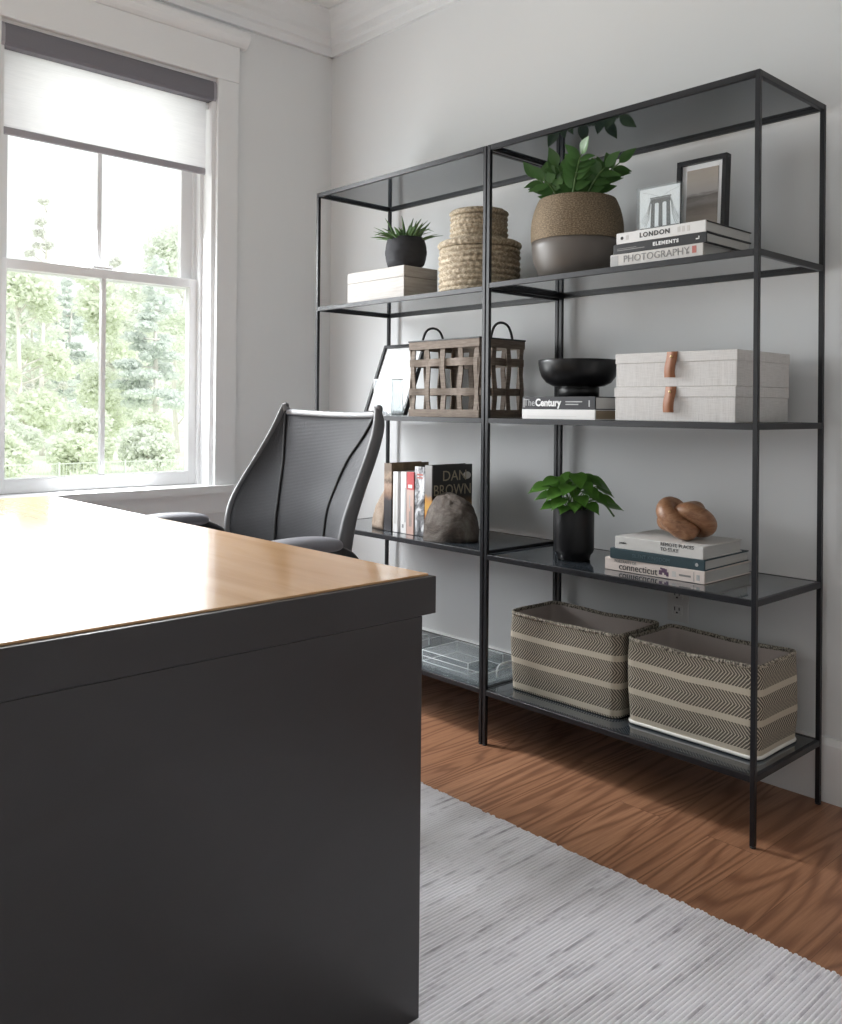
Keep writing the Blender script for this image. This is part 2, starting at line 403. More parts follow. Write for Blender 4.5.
def tag(o, label, cat, group=None):
    o['label'] = label; o['category'] = cat
    if group: o['group'] = group
    return o
def thing(name, label, cat, loc, rz=0, group=None):
    o = bpy.data.objects.new(name, None); COL.objects.link(o); o.empty_display_size = .05
    o.location = loc; o.rotation_euler = (0, 0, rz); return tag(o, label, cat, group)
def struct(o): o['kind'] = 'structure'; return o
def text(parent, name, body, size, loc, rot, mat, wscale=1, extrude=.0003, spacing=1, align='CENTER', bold=0):
    cu = bpy.data.curves.new(name, 'FONT'); cu.body = body; cu.size = size; cu.extrude = extrude; cu.offset = bold
    cu.align_x = align; cu.align_y = 'CENTER'; cu.space_character = spacing; cu.resolution_u = 3
    t = bpy.data.objects.new(name, cu); COL.objects.link(t)
    dg = bpy.context.evaluated_depsgraph_get(); me = bpy.data.meshes.new_from_object(t.evaluated_get(dg))
    bpy.data.objects.remove(t); bpy.data.curves.remove(cu)
    me.materials.clear(); me.materials.append(M[mat])
    o = bpy.data.objects.new(name, me); COL.objects.link(o); o.parent = parent; o.location = loc; o.rotation_euler = rot; o.scale = (wscale, 1, 1)
    return o
SPINE = (PI/2, 0, 0)        # text that faces -Y
def spl(pts, n):
    """Catmull-Rom through points, n samples per span"""
    P = [Vector(p) for p in pts]; P = [2*P[0]-P[1]]+P+[2*P[-1]-P[-2]]; out = []
    for i in range(1, len(P)-2):
        for k in range(n):
            t = k/n; a, b, c, d = P[i-1:i+3]
            out.append(.5*((2*b)+(c-a)*t+(2*a-5*b+4*c-d)*t*t+(3*b-a-3*c+d)*t**3))
    out.append(P[-2]); return out

# ------------------------------------------------------------------ camera
C = Vector((1.877134, -2.010101, 1.026835)); yaw, pitch, roll, FPX = .822334, .0035113, .0090698, 898.824
fw = Vector((-math.sin(yaw)*math.cos(pitch), math.cos(yaw)*math.cos(pitch), math.sin(pitch)))
r_ = Vector((math.cos(yaw), math.sin(yaw), 0)); u_ = r_.cross(fw)
R2 = math.cos(roll)*r_+math.sin(roll)*u_; U2 = -math.sin(roll)*r_+math.cos(roll)*u_
cam = bpy.data.cameras.new('camera'); co = bpy.data.objects.new('camera', cam); COL.objects.link(co); S.camera = co
m4 = Matrix((R2, U2, -fw)).transposed().to_4x4(); m4.translation = C; co.matrix_world = m4
cam.sensor_fit = 'HORIZONTAL'; cam.sensor_width = 36; cam.lens = 36*FPX/842; cam.shift_x = 0; cam.shift_y = -(512-404.451)/842; cam.clip_start = .05; cam.clip_end = 300

# ------------------------------------------------------------------ room shell
XL, YB, XR, YF, ZC = -1.315, .40, 3.30, -4.2, 2.738
RY0, RY1, RZ0, RZ1 = -1.000, -.178, .68, 2.33     # the window opening
W2 = -1.95                                        # unused offset for an added, unseen second window
struct(MB().box((XL-.2, YF-.2, -.1), (XR+.2, YB+.2, 0)).build('floor', 'floor'))
struct(MB().box((XL-.2, YF-.2, ZC), (XR+.2, YB+.2, ZC+.1)).build('ceiling', 'ceiling'))
struct(MB().box((XL-.2, YB, 0), (XR+.2, YB+.2, ZC)).build('wall_back', 'wall'))
wl = MB(); TW = -.922                             # unseen twin window added left of it for fill, sharing one mullion
D0, D1, DZ0, DZ1 = -3.95, -2.45, .06, 2.30           # unseen garden doors added further along the wall to admit light
for a, b in ((RY1, YB), (RY1+TW, RY0), (D1, RY0+TW), (YF-.2, D0)): wl.box((XL-.2, a, 0), (XL, b, ZC))
for a, b in ((RY0, RY1), (RY0+TW, RY1+TW)): wl.box((XL-.2, a, 0), (XL, b, RZ0)); wl.box((XL-.2, a, RZ1), (XL, b, ZC))
wl.box((XL-.2, D0, 0), (XL, D1, DZ0)); wl.box((XL-.2, D0, DZ1), (XL, D1, ZC))
struct(wl.build('wall_left', 'wall'))
struct(MB().box((XR, YF-.2, 0), (XR+.2, YB, ZC)).build('wall_right', 'wall'))
wf = MB(); FX0, FX1 = .2, 2.6  # opening added in the unseen front wall to admit light
wf.box((XL, YF-.2, 0), (FX0, YF, ZC)); wf.box((FX1, YF-.2, 0), (XR, YF, ZC)); wf.box((FX0, YF-.2, 2.2), (FX1, YF, ZC)); wf.box((FX0, YF-.2, 0), (FX1, YF, .5))
struct(wf.build('wall_front', 'wall'))
# baseboards
def base_profile(mb, a, b, inward):
    a, b, n = Vector(a), Vector(b), Vector(inward)
    pts = [(0, 0), (.016, 0), (.016, .150), (.011, .158), (.007, .166), (0, .166)]
    mb.prism([a+n*p+Vector((0, 0, z)) for p, z in pts], b-a)
mb = MB(); base_profile(mb, (XL+.016, YB, 0), (XR, YB, 0), (0, -1, 0)); struct(mb.build('baseboard_back', 'trim'))
mb = MB(); base_profile(mb, (XL, YF, 0), (XL, YB-.016, 0), (1, 0, 0)); struct(mb.build('baseboard_left', 'trim'))
# crown: two flat steps and a cove up to the ceiling
cp = [(0, 2.567), (.018, 2.567), (.020, 2.600), (.030, 2.607), (.032, 2.640), (.044, 2.650)]
for k in range(7):
    a = k/6*PI/2; cp.append((.048+.042*(1-math.cos(a)), 2.655+.076*math.sin(a)))
cp += [(.090, ZC), (0, ZC)]
mb = MB(); mb.prism([(XL+p, YF, z) for p, z in cp], (0, YB-YF-.001, 0)); struct(mb.build('trim_1', 'trim'))
mb = MB(); mb.prism([(XL+.001, YB-p, z) for p, z in cp], (XR-XL-.001, 0, 0)); struct(mb.build('trim_2', 'trim'))

# ------------------------------------------------------------------ window in the left wall
def window(name, dy, eL=.10, eR=.10, oL=.045, oR=.045):
    w = bpy.data.objects.new(name, None); COL.objects.link(w); w.location = (XL, dy, 0); struct(w)
    P = lambda nm, mb, mat='trim': mb.build(nm, mat, w)
    y0, y1 = RY0, RY1
    P('casing', MB().box((0, y1, .712), (.02, y1+eR-.0002, 2.33), .001)); P('casing', MB().box((0, y0-eL+.0002, .712), (.02, y0, 2.33), .001))
    P('casing_header', MB().box((0, y0-eL-.002*(oL > 0), 2.33), (.023, y1+eR+.002*(oR > 0), 2.475), .002))
    mb = MB(); pr = [(0, 2.475), (.025, 2.475), (.040, 2.487), (.052, 2.500), (.056, 2.505), (.056, 2.531), (0, 2.531)]
    mb.prism([(p, y0-eL-oL, z) for p, z in pr], (0, y1-y0+eL+eR+oL+oR, 0)); P('casing_cap', mb)
    mb = MB(); mb.prism([(x, y, .682) for x, y in ((-.10, y0+.0005), (0.0005, y0+.0005), (0.0005, y0-eL-oL*.8), (.05, y0-eL-oL*.8), (.05, y1+eR+oR*.8), (.0005, y1+eR+oR*.8), (.0005, y1-.0005), (-.10, y1-.0005))], (0, 0, .029)); P('window_sill', mb)
    P('apron', MB().box((0, y0-eL, .60), (.018, y1+eR, .682), .002))
    # jambs and tracks
    j = MB(); t = .016
    j.box((-.2, y1-t, .711), (0, y1, 2.33)); j.box((-.2, y0, .711), (0, y0+t, 2.33)); j.box((-.2, y0+t, 2.33-t), (0, y1-t, 2.33)); j.box((-.2, y0, .69), (-.10, y1, .711))
    for xa in (-.078, -.128, -.172):
        j.box((xa-.008, y1-t-.012, .711), (xa+.008, y1-t, 2.314)); j.box((xa-.008, y0+t, .711), (xa+.008, y0+t+.012, 2.314))
    P('window_frame', j, 'vinyl')
    a0, a1 = y0+t+.001, y1-t-.001
    def sash(nm, xa, xb, z0, z1, st, bt, tp):
        mb = MB()
        mb.box((xa, a0, z0), (xb, a0+st, z1), .003); mb.box((xa, a1-st, z0), (xb, a1, z1), .003)
        mb.box((xa, a0+st-.002, z0), (xb, a1-st+.002, z0+bt), .003); mb.box((xa, a0+st-.002, z1-tp), (xb, a1-st+.002, z1), .003)
        s = P(nm, mb, 'vinyl'); xm = (xa+xb)/2
        MB().box((xm-.003, a0+st-.004, z0+bt-.004), (xm+.003, a1-st+.004, z1-tp+.004)).build('pane', 'pane', s)
        ym = (a0+a1)/2
        MB().box((xa+.005, ym-.009, z0+bt), (xb-.005, ym+.009, z1-tp), .003).build('muntin', 'vinyl', s)
        return s
    sash('lower_sash', -.120, -.086, .712, 1.536, .043, .052, .036)
    sash('upper_sash', -.166, -.134, 1.500, 2.312, .058, .036, .05)
    ym = (a0+a1)/2
    MB().box((-.115, ym-.045, 1.5355), (-.09, ym+.035, 1.547), .004).build('sash_lock', 'vinyl', w)
    return w
window('window_1', 0, .05, .092, 0, .032); window('added_twin_window', TW, .092, .05, .032, 0)  # the second is the added twin, unseen
# glazed garden doors, unseen, added as an extra light source
gd = bpy.data.objects.new('added_garden_door', None); COL.objects.link(gd); gd.location = (XL, D0, DZ0); struct(gd)
DW, DH = D1-D0, DZ1-DZ0
m = MB(); m.box((0, -.09, -.06), (.02, 0, DH), .002); m.box((0, DW, -.06), (.02, DW+.09, DH), .002); m.box((0, -.09, DH), (.02, DW+.09, DH+.10), .002); m.build('casing', 'trim', gd)
for k in range(2):
    a = .003+k*DW/2; b_ = a+DW/2-.006
    m = MB(); m.box((-.12, a, .002), (-.08, a+.08, DH-.003), .002); m.box((-.12, b_-.08, .002), (-.08, b_, DH-.003), .002); m.box((-.12, a+.0805, .002), (-.08, b_-.0805, .12), .002); m.box((-.12, a+.0805, DH-.09), (-.08, b_-.0805, DH-.003), .002)
    lf_ = m.build('door_leaf', 'trim', gd); MB().box((-.103, a+.078, .118), (-.097, b_-.078, DH-.088)).build('pane', 'pane', lf_)

# roller shade inside the window recess
rs = thing('roller_shade', 'roller shade with grey cassette and pale translucent fabric over the window', 'window shade', (XL, (RY0+RY1)/2, 2.24))
hw = (RY1-RY0)/2-.003
mb = MB()
prof = []
for k in range(9):
    a = PI*.5*k/8; prof.append((-.02+.032*math.sin(a), .055+.031*math.cos(a)-.0))
prof = [(-.075, .086)]+prof+[(.012, .010), (.006, .0), (-.075, .0)]
mb.prism([(x, -hw+.012, z) for x, z in prof], (0, 2*hw-.024, 0)); mb.build('cassette', 'cassette', rs)
for sgn in (-1, 1):
    e = MB(); e.prism([(x*1.03, sgn*hw-(.012 if sgn > 0 else 0), z*1.0+.0005) for x, z in prof], (0, .012, 0)); e.build('cassette_end_cap', 'hem', rs)
MB().box((-.034, -hw+.014, -.265), (-.0325, hw-.024, .02)).build('shade_fabric', 'shade', rs)
MB().box((-.040, -hw+.014, -.291), (-.0265, hw-.024, -.2645), .004).build('hem_bar', 'hem', rs)
MB().lathe([(.006, 0), (.008, .003), (.008, .02), (.006, .024)], 12).build('chain_guide', 'vinyl', rs, loc=(-.034, hw-.016, -.026))

# wall outlet
ou = thing('wall_outlet', 'white duplex wall outlet low on the back wall above the right basket', 'outlet', (.427, YB, .392))
MB().box((-.035, -.006, 0), (.035, -.0002, .115), .002).build('cover_plate', 'outlet', ou)
for zc in (.035, .080):
    MB().box((-.017, -.0085, zc-.014), (.017, -.0055, zc+.014), .003).build('socket', 'outlet', ou)
    m_ = MB(); m_.box((-.009, -.0092, zc-.002), (-.006, -.008, zc+.009)); m_.box((.006, -.0092, zc-.001), (.009, -.008, zc+.008)); m_.box((-.003, -.0092, zc-.010), (.003, -.008, zc-.005), .0015)
    m_.build('slot', 'slot', ou)

rl = thing('added_downlight', 'white recessed downlight added above the rug edge for fill light, unseen', 'added light', (.12, -.74, ZC-.001))  # fixture added to carry the ceiling fill light
MB().lathe([(.066, -.011), (.082, -.006), (.085, 0)], 32).lathe([(.064, -.004), (.066, -.011)], 32).build('trim_ring', 'trim', rl)
# ------------------------------------------------------------------ rug
mb = MB(); rib = .0088; x0, x1, y0, y1 = -1.0, 2.95, -2.9, -.338
random.seed(3); nr = int((x1-x0)/rib); rows = []
ends = [(y1+random.uniform(-.003, .004), y0+random.uniform(-.004, .004)) for _ in range(nr)]
for i in range(nr):
    xa = x0+i*rib; ya, yb = ends[i]
    sec = [(0, .0065), (.12, .0095), (.3, .0118), (.5, .0125), (.7, .0118), (.88, .0095), (1, .0065)]
    V = []
    for yy, k in ((ya, .25), (ya-.003, .8), (ya-.008, 1), (yb+.008, 1), (yb+.003, .8), (yb, .25)):
        V.append([(xa+p*rib, yy, max(.0005, z*k)) for p, z in sec])
    mb.grid(V)
rug = mb.build('area_rug', 'rug', recalc=False); tag(rug, 'pale grey ribbed wool area rug on the oak floor', 'rug')
for f in rug.data.polygons:
    if f.normal.z < 0: f.flip()

# ------------------------------------------------------------------ desk
dz = .0125; DX1, DY1, ZT = .784, -.956, .7465
dk_ = thing('desk', 'dark steel desk with honey wood top and open kneehole in the foreground', 'desk', (DX1, DY1, dz))
LX, LY, H0 = 1.72, .80, ZT-dz
MB().box((-LX, -LY, H0-.066), (0, 0, H0-.0035), .0012).build('desk_frame', 'deskmetal', dk_)
MB().box((-LX+.012, -LY+.008, H0-.0036), (-.012, -.007, H0), .0008).build('desktop', 'deskwood', dk_)
for xa in (-.05, -LX):
    MB().box((xa, -LY+.03, 0), (xa+.05, -.031, H0-.0662), .0012).build('side_panel', 'deskmetal', dk_)
MB().box((-LX+.051, -LY+.10, .10), (-.051, -LY+.125, H0-.0664), .001).build('modesty_panel', 'deskmetal', dk_)

# ------------------------------------------------------------------ office chair (faces the desk)
CH = (-.262, -.56, dz); cx_, cy_, cz_ = CH
ch = thing('office_chair', 'grey mesh back office chair with arm pads drawn up behind the desk', 'chair', CH)
L = [(-.496, -.400, 1.032), (-.503, -.433, .962), (-.523, -.470, .885), (-.552, -.506, .808), (-.570, -.535, .742), (-.572, -.551, .690), (-.562, -.560, .640), (-.535, -.565, .585)]
Rr = [(-.037, -.402, 1.026), (-.010, -.433, .962), (.003, -.470, .890), (.000, -.506, .808), (.003, -.540, .735), (.003, -.555, .68), (-.005, -.560, .635), (-.03, -.565, .585)]
sL = [(-.490, -.392, 1.020), (-.470, -.410, .945), (-.447, -.430, .860), (-.430, -.452, .790), (-.418, -.468, .735), (-.410, -.480, .688), (-.402, -.488, .634), (-.395, -.495, .585)]
sR = [(-.042, -.393, 1.016), (-.085, -.406, .945), (-.133, -.425, .875), (-.160, -.443, .805), (-.168, -.468, .737), (-.166, -.480, .680), (-.163, -.487, .634), (-.165, -.495, .585)]
loc_ = lambda pts: [(x-cx_, y-cy_, z-cz_) for x, y, z in pts]
cv = [spl(loc_(k), 5) for k in (L, sL, sR, Rr)]
rows = []
for i in range(len(cv[0])):
    a, b, c, d = [k[i] for k in cv]; t = i/(len(cv[0])-1); row = []
    sag = .022*max(0, 1-t*3.0)**2
    def seg(p, q, n, bow):
        out = []
        for k in range(n):
            u = k/n; v = p.lerp(q, u); v = v+Vector((0, bow*math.sin(PI*u), 0)); out.append(v)
        return out
    row = seg(a, b, 6, .010*min(1, t*3))+seg(b, c, 12, .018)+seg(c, d, 6, .010*min(1, t*3))+[d]
    n_ = len(row)-1
    row = [v-Vector((0, 0, sag*math.sin(PI*k/n_)*.8)) for k, v in enumerate(row)]
    rows.append(row)
mb = MB(); mb.grid(rows)
back = mb.build('backrest', 'mesh', ch, recalc=False); so = back.modifiers.new('thick', 'SOLIDIFY'); so.thickness = .002; so.offset = 1
for nm_, k in (('seam', 1), ('seam', 2)):
    MB().tube([v+Vector((0, -.001, 0)) for v in cv[k]], .0048, 8).build(nm_, 'seam', back)
def rim(side, sgn):
    path = cv[side]; mb = MB(); rws = []
    for i, p in enumerate(path):
        t = i/(len(path)-1); k_ = min(1, .45+i/6); d = (.034+.014*t)*k_; w = (.0070+.006*t)*min(1, .75+i/12)
        sec = [(-w*.5, -.004), (w*.7, -.003), (w, .008), (w*.85, d*.75), (w*.2, d), (-w*.7, d*.85), (-w, .01)]
        rws.append([p+Vector((sx*sgn, sy, 0)) for sx, sy in sec])
    mb.grid(rws, closeu=True); mb.poly(rws[0]); mb.poly(rws[-1]); return mb
for side, sgn in ((0, -1), (3, 1)): rim(side, sgn).build('back_frame', 'chairframe', ch)
tp = [v+Vector((0, .004, .003)) for v in rows[0]]
MB().tube(tp, .0085, 10, ell=(1.0, 1.5)).build('top_rail', 'chairtop', ch)
for v in (tp[0], tp[-1]):
    MB().lathe([(.005, -.016), (.010, -.011), (.011, 0), (.009, .007), (.003, .010)], 16).build('corner_cap', 'chairframe', ch, loc=v+Vector((0, .006, -.006)))
# rear uprights, seat, arms, base
MB().tube(spl([(0, .10, .62), (0, .12, .50), (0, .10, .38), (0, -.02, .36)], 6), .026, 10, ell=(1.6, .8)).build('back_support', 'chairframe', ch)
mb = MB(); rws = []
for i in range(15):
    v = i/14; rw = []
    for j in range(17):
        u = j/16*2-1; hwid = .245*(1-.10*v*v)
        x = u*hwid; y = .02-.44*v
        z = .475-.012*(1-u*u)*1.2-.05*max(0, (v-.7)/.3)**2-.010*abs(u)**6
        rw.append((x, y, z))
    rws.append(rw)
mb.grid(rws); st = mb.build('seat', 'pad', ch); so = st.modifiers.new('thick', 'SOLIDIFY'); so.thickness = .05; so.offset = -1
def arm(xc):
    mb = MB(); rws = []
    n = 26; y0, y1 = -.055, -.315
    for i in range(n+1):
        t = i/n; y = y0+(y1-y0)*t; e = math.sqrt(max(.0, 1-(2*t-1)**6)); wd = .045*max(.15, e); hh = .019*max(.2, e)
        zc = .668+.008*math.sin(PI*t)
        rws.append([(xc+wd*math.copysign(abs(math.cos(a))**.7, math.cos(a)), y, zc+hh*math.copysign(abs(math.sin(a))**.8, math.sin(a))) for a in [2*PI*k/20 for k in range(20)]])
    mb.grid(rws, closeu=True); mb.poly(rws[0]); mb.poly(rws[-1]); ar = mb.build('armrest', 'pad', ch)
    sg = 1 if xc > 0 else -1
    MB().tube(spl([(xc, -.11, .655), (xc+.004*sg, -.06, .64), (xc-.01*sg, .0, .60), (xc-.055*sg, .03, .50), (xc-.13*sg, -.02, .41)], 5), .019, 10, ell=(1.3, .8)).build('arm_bracket', 'blackpl', ar)
arm(-.318); arm(.352-.012)
MB().lathe([(.05, .33), (.05, .36), (.075, .40), (.08, .42)], 20).lathe([(.028, .10), (.028, .33)], 20).build('gas_column', 'steel', ch, loc=(0, -.16, 0))
mb = MB()
for k in range(5):
    a = 2*PI*k/5+.3; d = Vector((math.cos(a), math.sin(a), 0))
    mb.tube([d*.02+Vector((0, 0, .10)), d*.15+Vector((0, 0, .095)), d*.29+Vector((0, 0, .075))], [.03, .025, .016], 10)
mb.lathe([(.035, .075), (.045, .09), (.04, .125), (.03, .135)], 20)
bs = mb.build('star_base', 'chairframe', ch, loc=(0, -.16, 0))
for k in range(5):
    a = 2*PI*k/5+.3
    c_ = MB()
    for off in (-.014, .014):
        tmp = MB(); tmp.lathe([(.014, -.009), (.0285, -.007), (.0295, 0), (.0285, .007), (.014, .009)], 20)
        c_.merge(tmp.bm, Matrix.Translation((0, off, .0297)) @ Matrix.Rotation(PI/2, 4, 'X'), True)
    c_.tube([(0, 0, .03), (0, 0, .068)], .007, 8)
    c_.build('caster', 'blackpl', bs, loc=(.29*math.cos(a), .29*math.sin(a), 0), rot=(0, 0, a+.9))

# ------------------------------------------------------------------ shelving units
SW, SD, SH, PW, GAP = .8708, .3659, 1.83, .012, .0045
def unit(x0, hs, label):
    u = thing('shelving_unit', label, 'shelving', (x0, 0, 0), 0, 'black metal shelving units')
    for px in (0, SW-PW):
        for py in (0, SD-PW):
            p = MB().box((px, py, .004), (px+PW, py+PW, SH), .0008, seg=1).build('post', 'post', u)
            MB().lathe([(.007, 0), (.0075, .002), (.006, .0045)], 12).build('foot', 'blackpl', p, loc=(px+PW/2, py+PW/2, 0))
    for h in hs:
        RT = .0155
        s = MB().box((PW*.9, PW*.9, h-.0065), (SW-PW*.9, SD-PW*.9, h-.0006), 0).build('shelf', 'shelf', u)
        m = MB(); e = .0003
        m.box((PW+e, .0005, h-RT), (SW-PW-e, PW, h), .0006, seg=1); m.box((PW+e, SD-PW, h-RT), (SW-PW-e, SD-.0005, h), .0006, seg=1)
        m.box((.0005, PW+e, h-RT), (PW, SD-PW-e, h), .0006, seg=1); m.box((SW-PW, PW+e, h-RT), (SW-.0005, SD-PW-e, h), .0006, seg=1)
        m.build('shelf_rim', 'post', s)
    return u
zA, zB, zC, zD = 1.4089, .9967, .5808, .1684
lA, lB, lC, lD = 1.4015, .9967, .5885, .1690
unit(0, (SH, zA, zB, zC, zD), 'right black metal shelving unit with dark glass shelves, holding the striped baskets')
unit(-SW-GAP, (SH, lA, lB, lC, lD), 'left black metal shelving unit nearer the window, holding the upright books')

# ------------------------------------------------------------------ books
def book(name, label, loc, L, D, T, cover, rz=0, spine=None, pages='page', board=.0028, group=None):
    b = thing(name, label, 'book', loc, rz, group); i = .003
    mb = MB(); mb.box((0, .004, 0), (L, D, board), .0006, seg=1); mb.box((0, .004, T-board), (L, D, T), .0006, seg=1)
    if spine is None: mb.box((0, 0, 0), (L, .005, T), .0012)
    mb.build('cover', cover, b)
    if spine: MB().box((0, 0, 0), (L, .0052, T), .0012).build('spine', spine, b)
    MB().box((i, .0045, board), (L-i, D-i*1.5, T-board)).build('pages', pages, b); return b
def bar(b, x, z, w, h, mat, name='printed_mark'): return MB().box((x, -.0004, z), (x+w, .0002, z+h)).build(name, mat, b)
M['c_white'] = flat('white_jacket', (.68, .67, .66), .45); M['c_black'] = flat('black_jacket', (.014, .014, .016), .4); M['c_grey'] = flat('pale_grey_jacket', (.55, .53, .51), .5)
M['c_teal'] = flat('dark_teal_cloth', (.020, .045, .055), .6); M['c_pink'] = flat('blush_cloth', (.66, .575, .53), .6); M['c_oat'] = flat('warm_white_jacket', (.60, .585, .56), .5)
M['c_char'] = flat('charcoal_jacket', (.013, .0125, .0165), .6); M['tanpage'] = plain('tan_page_edges', (.30, .235, .16), .8, .16, 8, .2, (1, 1, 160), .0005)
TX = -.0006
# shelf A, right: three art books
t1, t2, t3 = .0350, .0265, .0295
b = book('photography_book', 'pale photography book at the bottom of the stack on the upper right shelf', (.440, .020, zA), .276, .225, t1, 'c_grey', group='art books on the upper shelf')
text(b, 'title_lettering', 'PHOTOGRAPHY', .0260, (.140, TX, .019), SPINE, 'inkgrey', 1.02, spacing=1.02); bar(b, .246, .012, .012, .018, 'inkred'); bar(b, .232, .012, .006, .005, 'inkgrey'); bar(b, .003, .004, .022, .027, 'inksoft')
b = book('design_book', 'black book with white lettering in the middle of the upper right stack', (.450, .020, zA+t1), .275, .230, t2, 'c_black', group='art books on the upper shelf')
text(b, 'title_lettering', 'ELEMENTS', .0125, (.160, TX, .0135), SPINE, 'inkwhite', 1.1, spacing=1.25, bold=.0006); bar(b, .012, .0085, .085, .0022, 'inkgrey'); bar(b, .012, .013, .06, .0015, 'inkgrey')
m_ = MB(); m_.box((.246, -.0004, .010), (.256, .0002, .013)); m_.box((.253, -.0004, .010), (.256, .0002, .018)); m_.build('publisher_emblem', 'inkwhite', b)
b = book('city_book', 'white book lettered with a city name, topmost on the upper right stack', (.459, .020, zA+t1+t2), .264, .235, t3, 'c_black', spine='c_white', group='art books on the upper shelf')
text(b, 'title_lettering', 'LONDON', .0175, (.118, TX, .0150), SPINE, 'ink', 1.05, spacing=1.2, bold=.0004)
MB().lathe([(.0045, 0), (.0045, .0004)], 16).build('publisher_emblem', 'ink', b, loc=(.018, 0, .015), rot=(PI/2, 0, 0)); bar(b, .185, .008, .008, .014, 'c_grey'); bar(b, .198, .008, .008, .014, 'c_grey'); bar(b, .212, .008, .008, .014, 'c_grey'); bar(b, .03, .009, .008, .012, 'c_grey')
topA = zA+t1+t2+t3
# shelf B, right: two books under the bowl
b = book('white_book', 'plain white book lying under the dark history book on the middle shelf', (.131, .020, zB), .263, .24, .0285, 'c_white', pages='tanpage', group='books under the black bowl')
bar(b, .02, .008, .18, .0012, 'c_grey')
b = book('history_book', 'charcoal history book on the white book, under the black bowl', (.132, .020, zB+.0285), .262, .24, .0365, 'c_char', group='books under the black bowl')
text(b, 'title_lettering', 'The', .0290, (.007, TX, .0185), SPINE, 'inksoft', .90, align='LEFT')
text(b, 'title_lettering', 'Century', .0290, (.0500, TX, .0185), SPINE, 'inkwhite', .96, align='LEFT', bold=.0011)
bar(b, .160, .0205, .058, .003, 'inksoft'); bar(b, .160, .013, .045, .003, 'inksoft'); bar(b, .240, .008, .004, .018, 'inksoft'); bar(b, .003, .005, .008, .027, 'inkgrey')
topB = zB+.0285+.0365
# shelf C, right: three books
c1, c2, c3 = .0335, .0280, .0335
b = book('regional_book', 'blush book at the bottom of the stack under the carved wooden knot', (.3845, .085, zC), .305, .250, c1, 'c_pink', .006, group='books under the wooden knot')
text(b, 'title_lettering', 'PORTRAITS OF', .0105, (.032, TX, .0262), SPINE, 'inkgrey', 1.0, align='LEFT')
text(b, 'title_lettering', 'connecticut', .0265, (.046, TX, .0130), SPINE, 'ink', .97, align='LEFT')
for k, (xx, zz, w_, h_) in enumerate([(.172, .008, .010, .012), (.180, .014, .010, .012), (.188, .009, .008, .016), (.194, .006, .007, .011), (.176, .022, .006, .005)]): bar(b, xx, zz, w_, h_, 'inkplum')
bar(b, .211, .008, .012, .014, 'c_grey'); bar(b, .232, .0125, .034, .005, 'inkgrey'); bar(b, .274, .004, .0012, .024, 'inkgrey'); bar(b, .282, .008, .009, .014, 'inksoft')
b = book('teal_book', 'dark teal book in the middle of the stack under the wooden knot', (.4045, .080, zC+c1), .284, .248, c2, 'c_teal', .030, group='books under the wooden knot')
text(b, 'title_lettering', 'SILENT KINGDOM', .0135, (.128, TX, .0140), SPINE, 'inkteal', 1.0, spacing=1.05)
MB().lathe([(.0045, 0), (.0045, .0004)], 16).build('publisher_emblem', 'inksoft', b, loc=(.262, 0, .014), rot=(PI/2, 0, 0))
b = book('travel_book', 'off-white travel book on top of the stack, directly under the wooden knot', (.4165, .086, zC+c1+c2), .266, .212, c3, 'c_oat', .020, group='books under the wooden knot')
text(b, 'title_lettering', 'REMOTE PLACES\nTO STAY', .0132, (.142, TX, .0210), SPINE, 'ink', 1.0, align='LEFT'); text(b, 'publisher_lettering', 'gestalten', .008, (.014, TX, .017), SPINE, 'ink', .8, align='LEFT')
topC = zC+c1+c2+c3

def book_up(name, label, x, y, z, T, D, Hh, cover, spine=None, jacket=None, tilt=0):
    b = thing(name, label, 'book', (x, y, z), 0, 'upright books between the stone bookends'); bd = .0026
    mb = MB(); mb.box((0, .004, 0), (bd, D, Hh), .0005, seg=1); mb.box((T-bd, .004, 0), (T, D, Hh), .0005, seg=1)
    if spine is None: mb.box((0, 0, 0), (T, .005, Hh), .0012)
    mb.build('cover', cover, b)
    if spine: MB().box((0, 0, 0), (T, .0052, Hh), .0012).build('spine', spine, b)
    MB().box((bd, .0045, .004), (T-bd, D-.004, Hh-.004)).build('pages', 'pagev', b); return b
def art_spine(name, stops, scale, detail=4):
    n = N(name); f = n.noise(n.co('Object', scale=(1, 1, .7)), scale, detail, .6, .5); n.pr(n.ramp(f, stops), .45); return n.m
def band_spine(name, stops, zscale, wob=.2):
    """colours run up the spine: z is the object height"""
    n = N(name); v = n.co('Object'); x, y, z = n.sep(v); f = n.noise(v, 45, 4, .6)
    n.pr(n.ramp(n.math('ADD', n.math('MULTIPLY', z, zscale), n.math('MULTIPLY', n.math('SUBTRACT', f, .5), wob)), stops), .42); return n.m
M['b1c'] = art_spine('brown_gilt_jacket', [(.3, (.07, .04, .018)), (.5, (.17, .105, .05)), (.7, (.27, .18, .09))], 28)
M['b1s'] = band_spine('brown_figure_spine', [(0, (.012, .012, .016)), (.45, (.03, .024, .026)), (.56, (.22, .12, .075)), (.66, (.36, .24, .17)), (.74, (.10, .055, .03)), (.82, (.30, .21, .14)), (.9, (.13, .08, .045))], 4.2, .22)
M['b2m'] = flat('maroon_spine', (.075, .028, .032), .5); M['b4s'] = band_spine('red_and_blush_spine', [(0, (.50, .33, .28)), (.70, (.55, .40, .35)), (.72, (.50, .055, .055)), (1, (.42, .035, .04))], 4.6, .02)
M['b5s'] = art_spine('black_white_photo_spine', [(.40, (.02, .02, .024)), (.5, (.20, .2, .21)), (.56, (.62, .62, .63)), (.8, (.72, .72, .73))], 22)
M['b5c'] = flat('black_jacket_gloss', (.018, .018, .02), .35)
